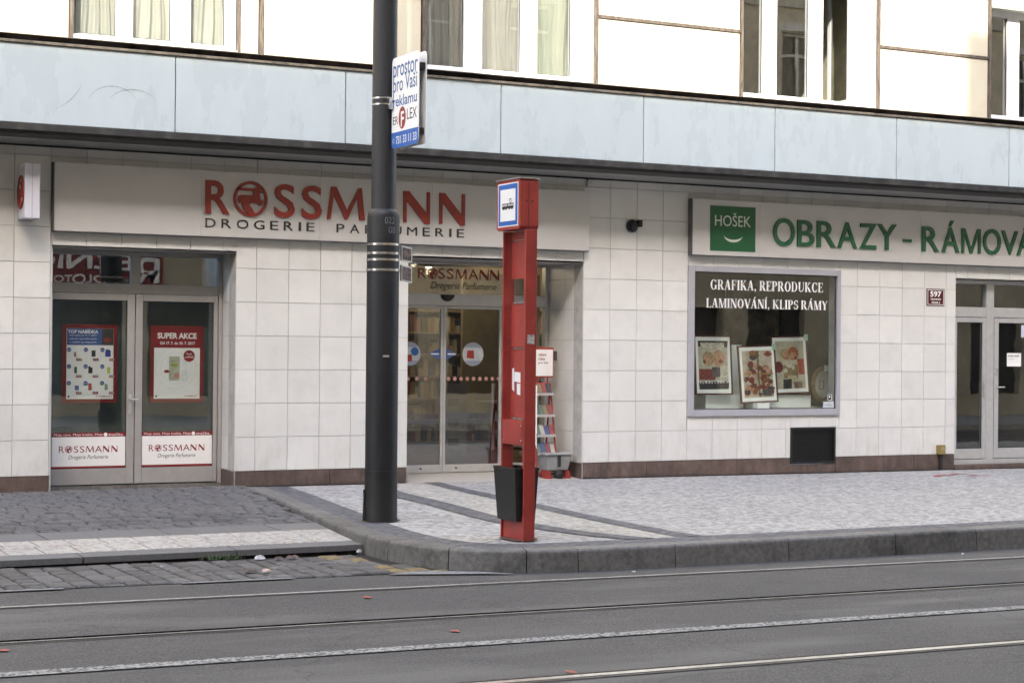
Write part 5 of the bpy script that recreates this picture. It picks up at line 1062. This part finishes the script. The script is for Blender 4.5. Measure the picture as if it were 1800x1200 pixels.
# advertising board, seen at a slant
BX = -.27; BY = -4.62
T_ = thing('advertising_board', 'white advertising board with blue text clamped high on the black pole', 'sign', (BX, -4.9, 3.375))
def rrect(u0, u1, z0, z1, r, n=5):
    P_ = []
    for cx, cz, a in ((u1-r, z0+r, -90), (u1-r, z1-r, 0), (u0+r, z1-r, 90), (u0+r, z0+r, 180)):
        for i in range(n+1): t = rad(a+90*i/n); P_.append((cx+r*cos(t), cz+r*sin(t)))
    return P_
U = lambda u, d, z: (BX+d, BY-u*.964, z-.045)          # u runs from the pole towards the street, face towards -X
pl = rrect(0, .64, 3.41, 4.27, .05)
m = MB(); m.hull([U(u, .0, z) for u, z in pl], [U(u, .006, z) for u, z in pl]); m.build('front_plate', M['white'], T_)
m = MB(); m.hull([U(u, .075, z) for u, z in pl], [U(u, .081, z) for u, z in pl]); m.build('back_plate', M['white'], T_)
m = MB(); m.box(0, 1, 0, 1, 0, 1); 
fr_ = MB(); fr_.hull([U(.03, .0065, 3.5), U(.60, .0065, 3.5), U(.60, .0745, 3.5), U(.03, .0745, 3.5)], [U(.03, .0065, 3.56), U(.60, .0065, 3.56), U(.60, .0745, 3.56), U(.03, .0745, 3.56)]); fr_.hull([U(.03, .0065, 4.1), U(.62, .0065, 4.1), U(.62, .0745, 4.1), U(.03, .0745, 4.1)], [U(.03, .0065, 4.16), U(.62, .0065, 4.16), U(.62, .0745, 4.16), U(.03, .0745, 4.16)]); fr_.build('bracket', M['bin'], T_)
bl_ = rrect(0, .64, 3.41, 3.60, .05); bl_ = [(u, min(z, 3.56) if z > 3.5 else z) for u, z in bl_]; m = MB(); m.hull([U(u, -.0012, z) for u, z in bl_], [U(u, -.0002, z) for u, z in bl_]); m.build('blue_band', M['blue'], T_)
TU = lambda u, d, z: (BX+d, BY-u*.964, z-.045)
for s_, a, b, z0, z1 in (('prostor', .03, .615, 4.06, 4.225), ('pro Vaši', .03, .60, 3.925, 4.095), ('reklamu', .03, .60, 3.80, 3.915)): text('lettering', s_, M['txtblue'], T_, a, b, z0-.03 if 'p' in s_ else z0, z1-.01, -.0015, bold=.006, fr=TU)
text('lettering', 'ER', M['ink'], T_, .03, .155, 3.635, 3.71, -.0015, fr=TU); text('lettering', 'LEX', M['ink'], T_, .37, .60, 3.655, 3.755, -.0015, fr=TU)
m = MB(); m.quad(*[TU(.255+.085*cos(2*pi*i/28), -.0012, 3.685+.105*sin(2*pi*i/28)) for i in range(28)]); m.build('round_mark', M['red'], T_); text('lettering', 'F', M['white'], T_, .225, .30, 3.60, 3.745, -.0022, bold=.02, fr=TU)
text('lettering', '731 33 11 33', M['white'], T_, .11, .60, 3.445, 3.52, -.0022, bold=.015, fr=TU); text('lettering', '(:', M['white'], T_, .03, .075, 3.45, 3.51, -.0022, fr=TU)
m = MB(); m.box(-.31, -.272, -4.66, -4.585, 3.74, 3.85); m.build('clamp', M['steel'], T_, bevel=.004)
# two small plates on the pole
for q, (z0, z1) in enumerate(((2.315, 2.46), (2.12, 2.275))):
    T2 = thing('small_plate', ('upper', 'lower')[q]+' of two small steel framed plates strapped to the black pole', 'plate', (-.08, -4.5, z0), group='steel framed plates on the pole')
    U2 = lambda u, d, z, q=q: (-.118+u*.916+d*.4, -4.50+u*.4-d*.916, z-u*.12)
    def pb(nm, u0, u1, za, zb_, d0, d1, mt): m_ = MB(); m_.hull([U2(u0, d0, za), U2(u1, d0, za), U2(u1, d1, za), U2(u0, d1, za)], [U2(u0, d0, zb_), U2(u1, d0, zb_), U2(u1, d1, zb_), U2(u0, d1, zb_)]); m_.build(nm, mt, T2)
    pb('steel_frame', 0, .15, z0, z1, .0, .02, M['metal_trim']); pb('plate', .015, .135, z0+.015, z1-.015, .0205, .023, mat('brownish plate', (.16, .11, .10), .4, nscale=25, var=.5))
MB().box(-.34, -.28, -4.629, -4.622, 1.385, 1.405).build('sticker', M['metal_trim'], bpy.data.objects['street_pole'])

# ---------------------------------------------------------------- tram stop post
zb = zs(.2, -6.4)
T_ = thing('tram_stop_post', 'red steel tram stop post with a tram pictogram on its head box', 'tram stop', (.19, -6.4, zb)); R_ = M['postred']
f = MB(); f.box(.135, .245, -6.62, -6.60, zb-.03, 2.51); f.box(.136, .15, -6.5995, -6.585, .44, 2.51); f.build('front_upright', R_, T_, bevel=.003)
f = MB(); f.box(.135, .245, -6.20, -6.18, zb-.03, 2.51); f.build('rear_upright', R_, T_, bevel=.003)
for z0, z1 in ((2.09, 2.505), (1.49, 1.88), (.875, 1.475)): MB().box(.195, .207, -6.56, -6.24, z0, z1).build('panel', R_, T_, bevel=.002)
for z in (2.425, 1.875, 1.478, .862): MB().box(.185, .23, -6.558, -6.22, z, z+.005).build('cross_bar', M['steel'], T_)
MB().box(.136, .23, -6.598, -6.2005, .64, .855).build('lower_box', R_, T_, bevel=.004)
MB().box(.150, .23, -6.598, -6.2005, zb-.03, .02).build('foot_panel', R_, T_, bevel=.004)
m = MB(); hb = rrect(-6.612, -6.165, 2.512, 2.948, .03, 4); m.hull([(.078, u, z) for u, z in hb], [(.262, u, z) for u, z in hb]); m.build('head_box', R_, T_, bevel=.006)
MB().box(.070, .268, -6.622, -6.155, 2.949, 2.957).build('head_lid', M['metal_trim'], T_)
MB().box(.160, .164, -6.6135, -6.6125, 2.53, 2.93).build('seam', M['ink'], T_)
for x in (.145, .20): m = MB(); m.lathe(0, 0, [(.008, 0), (.006, .004)], 10); m.v = [(x+a, -6.6125-c, 2.755+b) for a, b, c in m.v]; m.build('rivet', M['ink'], T_)
UF = lambda u, d, z: (.0775-d, -6.195-u, z)
def fq(nm, u0, u1, z0, z1, d, mt): m_ = MB(); m_.hull([UF(u0, d-.001, z0), UF(u1, d-.001, z0), UF(u1, d, z0), UF(u0, d, z0)], [UF(u0, d-.001, z1), UF(u1, d-.001, z1), UF(u1, d, z1), UF(u0, d, z1)]); return m_.build(nm, mt, T_)
fq('sign_border', 0, .385, 2.542, 2.922, .001, M['white']); fq('sign_blue', .012, .373, 2.552, 2.912, .0025, M['blue']); fq('sign_white', .05, .335, 2.59, 2.868, .004, M['white'])
tm = MB()
def tq(u0, u1, z0, z1, d): tm.hull([UF(u0, d-.001, z0), UF(u1, d-.001, z0), UF(u1, d, z0), UF(u0, d, z0)], [UF(u0, d-.001, z1), UF(u1, d-.001, z1), UF(u1, d, z1), UF(u0, d, z1)])
tq(.085, .19, 2.70, 2.745, .0056); tq(.197, .302, 2.70, 2.745, .0056); tq(.19, .197, 2.706, 2.738, .0056); tq(.10, .135, 2.692, 2.70, .0056); tq(.15, .175, 2.692, 2.70, .0056); tq(.215, .24, 2.692, 2.70, .0056); tq(.26, .29, 2.692, 2.70, .0056)
for a, b in (((.245, 2.745), (.225, 2.762)), ((.225, 2.762), (.245, 2.78)), ((.245, 2.745), (.265, 2.762)), ((.265, 2.762), (.245, 2.78))):
    tm.tube([UF(a[0], .005, a[1]), UF(b[0], .005, b[1])], .0018, 5)
tq(.215, .275, 2.780, 2.784, .0056); tm.build('tram_pictogram', M['ink'], T_)
m2 = MB()
for k in range(4):
    for base in (.093, .205): tm2 = base+k*.024; m2.hull([UF(tm2, .0060, 2.722), UF(tm2+.016, .0060, 2.722), UF(tm2+.016, .0066, 2.722), UF(tm2, .0066, 2.722)], [UF(tm2, .0060, 2.736), UF(tm2+.016, .0060, 2.736), UF(tm2+.016, .0066, 2.736), UF(tm2, .0066, 2.736)])
m2.build('pictogram_windows', M['white'], T_)
m = MB(); m.hull([(.1935, -6.310, 1.10), (.1935, -6.270, 1.12), (.1935, -6.270, 1.30), (.1935, -6.300, 1.31)], [(.1945, -6.310, 1.10), (.1945, -6.270, 1.12), (.1945, -6.270, 1.30), (.1945, -6.300, 1.31)]); m.hull([(.1935, -6.310, 1.19), (.1935, -6.425, 1.18), (.1935, -6.425, 1.27), (.1935, -6.310, 1.275)], [(.1945, -6.310, 1.19), (.1945, -6.425, 1.18), (.1945, -6.425, 1.27), (.1945, -6.310, 1.275)]); m.hull([(.1935, -6.360, 1.08), (.1935, -6.425, 1.07), (.1935, -6.425, 1.17), (.1935, -6.360, 1.175)], [(.1945, -6.360, 1.08), (.1945, -6.425, 1.07), (.1945, -6.425, 1.17), (.1945, -6.360, 1.175)]); m.build('paper_remains', M['white'], T_)
m = MB(); m.quad(*[(.19+random.uniform(.09, .19)*cos(2*pi*i/16), -6.4+random.uniform(.22, .29)*sin(2*pi*i/16), zs(.2)+.0115) for i in range(16)]); m.build('rust_stain', M['rust'], None, kind='structure', label='brown rust stain around the foot of the red post')
m = MB(); m.quad(*[(PX+random.uniform(.165, .21)*cos(2*pi*i/18), PY+random.uniform(.165, .21)*sin(2*pi*i/18), zs(PX)+.0115) for i in range(18)]); m.build('rust_stain', M['rust'], None, kind='structure', label='brown dirt ring around the foot of the black pole')
for (yy, zz) in ((-6.24, .68), (-6.24, .81), (-6.56, .68), (-6.56, .81), (-6.24, 1.52), (-6.24, 1.84)):
    x_ = .1355 if zz < 1 else .1945
    m = MB(); m.lathe(0, 0, [(.009, 0), (.007, .006)], 10); m.v = [(x_-c, yy+a, zz+b) for a, b, c in m.v]; m.build('bolt', M['steel'], T_)
m = MB()
for k in range(26):
    zz = random.uniform(-.15, 2.4); xx = random.uniform(.14, .24); w_ = random.uniform(.002, .008); h_ = random.uniform(.003, .02); m.quad((xx, -6.6206, zz), (xx+w_, -6.6206, zz+h_*.3), (xx+w_*.8, -6.6206, zz+h_), (xx-w_*.2, -6.6206, zz+h_*.7))
m.build('paint_chips', M['rust'], T_, kind='stuff')
m = MB(); m.box(.155, .225, -6.6215, -6.6205, 1.52, 1.60); m.build('sticker_remains', mat('torn sticker', (.5, .48, .45), .6, nscale=60, var=.4), T_)
# litter bin
T_ = thing('litter_bin', 'black tapered litter bin hung between the uprights of the red post', 'bin', (.19, -6.37, -.02))
to = [(.070, -6.575, .44), (.305, -6.575, .44), (.305, -6.165, .44), (.070, -6.165, .44)]; bo = [(.097, -6.555, -.02), (.28, -6.555, -.02), (.28, -6.195, -.02), (.097, -6.195, -.02)]
ti = [(.082, -6.563, .441), (.293, -6.563, .441), (.293, -6.177, .441), (.082, -6.177, .441)]; bi = [(.105, -6.545, .0), (.272, -6.545, .0), (.272, -6.205, .0), (.105, -6.205, .0)]
m = MB(); n = 0; m.v = bo+to+ti+bi
for k in range(4):
    j = (k+1) % 4; m.f += [(k, j, 4+j, 4+k), (4+k, 4+j, 8+j, 8+k), (8+k, 8+j, 12+j, 12+k)]; m.mi += [0]*3
m.f += [(0, 1, 2, 3), (12, 13, 14, 15)]; m.mi += [0, 0]; m.build('bin_body', M['bin'], T_)
m = MB(); 
for k in range(4):
    j = (k+1) % 4; a, b = Vector(to[k]), Vector(to[j]); c = Vector((.1875, -6.37, .44)); m.hull([a+(a-c)*.02+Vector((0, 0, -.012)), b+(b-c)*.02+Vector((0, 0, -.012)), b-(b-c)*.05+Vector((0, 0, -.012)), a-(a-c)*.05+Vector((0, 0, -.012))], [a+(a-c)*.02+Vector((0, 0, .006)), b+(b-c)*.02+Vector((0, 0, .006)), b-(b-c)*.05+Vector((0, 0, .006)), a-(a-c)*.05+Vector((0, 0, .006))])
m.build('rim', M['gasket'], T_)
# ---------------------------------------------------------------- litter and weeds
m = MB()
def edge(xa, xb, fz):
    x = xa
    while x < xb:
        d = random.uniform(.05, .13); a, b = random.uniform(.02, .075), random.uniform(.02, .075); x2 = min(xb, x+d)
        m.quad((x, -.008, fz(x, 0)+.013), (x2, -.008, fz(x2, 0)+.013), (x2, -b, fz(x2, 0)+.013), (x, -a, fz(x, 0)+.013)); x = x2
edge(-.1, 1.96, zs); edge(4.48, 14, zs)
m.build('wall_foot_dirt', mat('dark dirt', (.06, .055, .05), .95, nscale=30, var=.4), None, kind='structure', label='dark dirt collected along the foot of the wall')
def litter(x, y, w_, h_, col, lab, fz=zr, dz=.03, name='litter'):
    m_ = MB(); n = 10; P_ = [(x+w_*random.uniform(.6, 1)*cos(2*pi*i/n), y+w_*.6*random.uniform(.6, 1)*sin(2*pi*i/n)) for i in range(n)]
    m_.hull([(a, b, fz(a, b)+dz) for a, b in P_], [(x+(a-x)*.7+random.uniform(-.01, .01), y+(b-y)*.7, fz(a, b)+dz+h_*random.uniform(.4, 1)) for a, b in P_]); m_.build(name, mat('litter', col, .6, nscale=40, var=.2), None, label=lab, cat='litter')
litter(-1.97, -5.82, .06, .035, (.7, .7, .72), 'crumpled white paper in the gutter by the weeds'); litter(-1.67, -5.80, .07, .022, (.14, .08, .07), 'dark brown scrap in the gutter right of the white paper')
litter(-1.82, -5.86, .06, .018, (.10, .07, .06), 'small dark leaf scrap between paper and brown scrap'); litter(-2.33, -6.62, .09, .025, (.08, .06, .05), 'dark wrapper lying flat near the asphalt edge'); litter(-2.2, -6.64, .05, .018, (.5, .38, .32), 'white and orange wrapper beside the dark one')
litter(-1.02, -5.42, .06, .04, (.62, .64, .68), 'pale rubbish in the corner of the low kerb'); litter(-.98, -5.62, .03, .03, (.7, .7, .7), 'tiny white scrap below the kerb corner'); litter(.72, -7.50, .022, .012, (.7, .7, .7), 'tiny white scrap at the kerb foot, middle', dz=.0)
litter(4.40, -7.35, .02, .012, (.7, .7, .7), 'tiny white scrap at the kerb foot, right', dz=.0); litter(-2.9, -6.1, .02, .02, (.6, .6, .6), 'cigarette end on the gutter cobbles, left')
m = MB()
for k in range(90):
    a = -2.25+random.uniform(-.2, .18); b = -5.66+random.uniform(-.05, .05); h_ = random.uniform(.02, .06); an_ = random.uniform(0, 6.28); m.quad((a, b, zr(a)+.02), (a+.008, b, zr(a)+.02), (a+h_*.6*cos(an_), b+h_*.6*sin(an_), zr(a)+.02+h_))
m.build('weeds', mat('weed green', (.05, .09, .03), .7), None, kind='stuff', label='small green weeds at the foot of the low kerb', cat='weeds')

# ---------------------------------------------------------------- the houses across the street, behind the camera
YO = -22.6
HH = 4.80+((22.6-.8)/cos(SAZ))*math.tan(SEL)
O = thing('apartment_building', 'tall plastered apartment house across the street, seen only in the window panes', 'building', (5, YO, 0))
st = mat('beige plaster', (.42, .375, .28), .9, nscale=2, var=.12, bump=.2); st2 = mat('grey plinth plaster', (.16, .15, .14), .9)
wins = []; m = MB()
xs_ = [i*2.9-29 for i in range(27)]
flo = [(4.9, 7.0), (8.5, 10.6), (12.1, 14.2), (15.7, 17.6), (19.2, 20.9)]
ops = [(x, x+1.25, a, b) for x in xs_ for a, b in flo]+[(x-.4, x+1.6, .2, 2.7) for x in xs_]
def grid_wall(x0, x1, z0, z1):
    zz = sorted({z0, z1}|{q for a, b in flo for q in (a, b)}|{.2, 2.7}); 
    for a, b in zip(zz[:-1], zz[1:]):
        oo = [(o[0], o[1]) for o in ops if o[2] <= a+1e-6 and o[3] >= b-1e-6]; x = x0
        for p, q in sorted(oo):
            if p > x: m.box(x, p, YO-.4, YO, a, b)
            x = q
        m.box(x, x1, YO-.4, YO, a, b)
grid_wall(-32, 52, -1.2, HH-.5); m.build('wall', st, O)
m = MB(); m.box(-32, 52, YO-.4, YO+.35, HH-.55, HH-.35); m.box(-32, 52, YO-.4, YO+.12, 3.95, 4.15); m.box(-32, 52, YO+.001, YO+.08, 11.3, 11.45); m.build('cornice', mat('stone trim', (.42, .39, .32), .8), O)
m = MB(); m.hull([(-32, YO+.15, HH-.35), (52, YO+.15, HH-.35), (52, YO-9, HH-.35), (-32, YO-9, HH-.35)], [(-32, YO, HH), (52, YO, HH), (52, YO-9, HH+.2), (-32, YO-9, HH+.2)]); m.build('roof', mat('brown roof', (.12, .06, .045), .8), O)
m = MB(); m.box(-32, 52, YO-9, YO-8.6, -1.2, HH); m.build('rear_wall', st2, O)
dg = mat('dark window room', (.03, .03, .032), .25); wf = mat('white casement', (.5, .49, .45), .5)
m = MB()
for x0, x1, z0, z1 in ops: m.quad((x0, YO-.22, z0), (x1, YO-.22, z0), (x1, YO-.22, z1), (x0, YO-.22, z1))
m.build('window_panes', dg, O, kind='stuff')
for x in xs_:
    for a, b in flo[:3]:
        if 8 < x < 32:
            f = MB(); frame_rect(f, x, x+1.25, a, b, .08, YO-.20, YO-.14); f.box(x+.58, x+.67, YO-.19, YO-.15, a+.08, b-.08); f.box(x+.08, x+1.17, YO-.188, YO-.152, b-.7, b-.62); f.box(x-.15, x+1.4, YO+.001, YO+.07, b+.05, b+.25); f.box(x-.12, x+1.37, YO+.001, YO+.10, a-.12, a-.02); f.build('window', wf, O)
for x, w_, h_, yy in ((-9.1, .85, 4.2, YO-.9), (-.3, 1.2, 2.0, YO-.7), (-17, 1.2, 1.5, YO-1.2), (14, 1.1, 1.3, YO-1.5)): MB().box(x, x+w_, yy-.5, yy, HH-.2, HH+h_).build('chimney', mat('chimney brick', (.2, .12, .09), .9), O)
T_ = thing('shop_sign', 'dark red butcher sign across the street, mirrored in the left door glass', 'sign', (3, YO, 2.9))
MB().box(.2, 5.72, YO+.001, YO+.12, 2.9, 3.9).build('board', mat('dark red board', (.16, .012, .015), .5), T_)
TO = lambda u, d, z: (-u, YO+.125, z)
for s_, a, b, z0, z1 in (('Ř', -5.62, -5.05, 3.0, 3.85), ('EZNICTVÍ', -4.95, -1.2, 3.35, 3.82), ('POLOTOVARY', -4.4, -2.2, 3.0, 3.2)): text('lettering', s_, M['white'], T_, a, b, z0, z1, 0, bold=.02, fr=TO)
# side street ends, so that the light comes from the sky above the street only
for q, (a, b) in enumerate(((-90, -32.05), (52.05, 100))):
    T_ = thing('apartment_building', ('plain plastered house far down the street to the left, behind the camera', 'plain plastered house far down the street to the right, behind the camera')[q], 'building', ((a+b)/2, YO, 0)); MB().box(a, b, YO-9, YO, -1.5, HH-1).build('wall', st, T_)
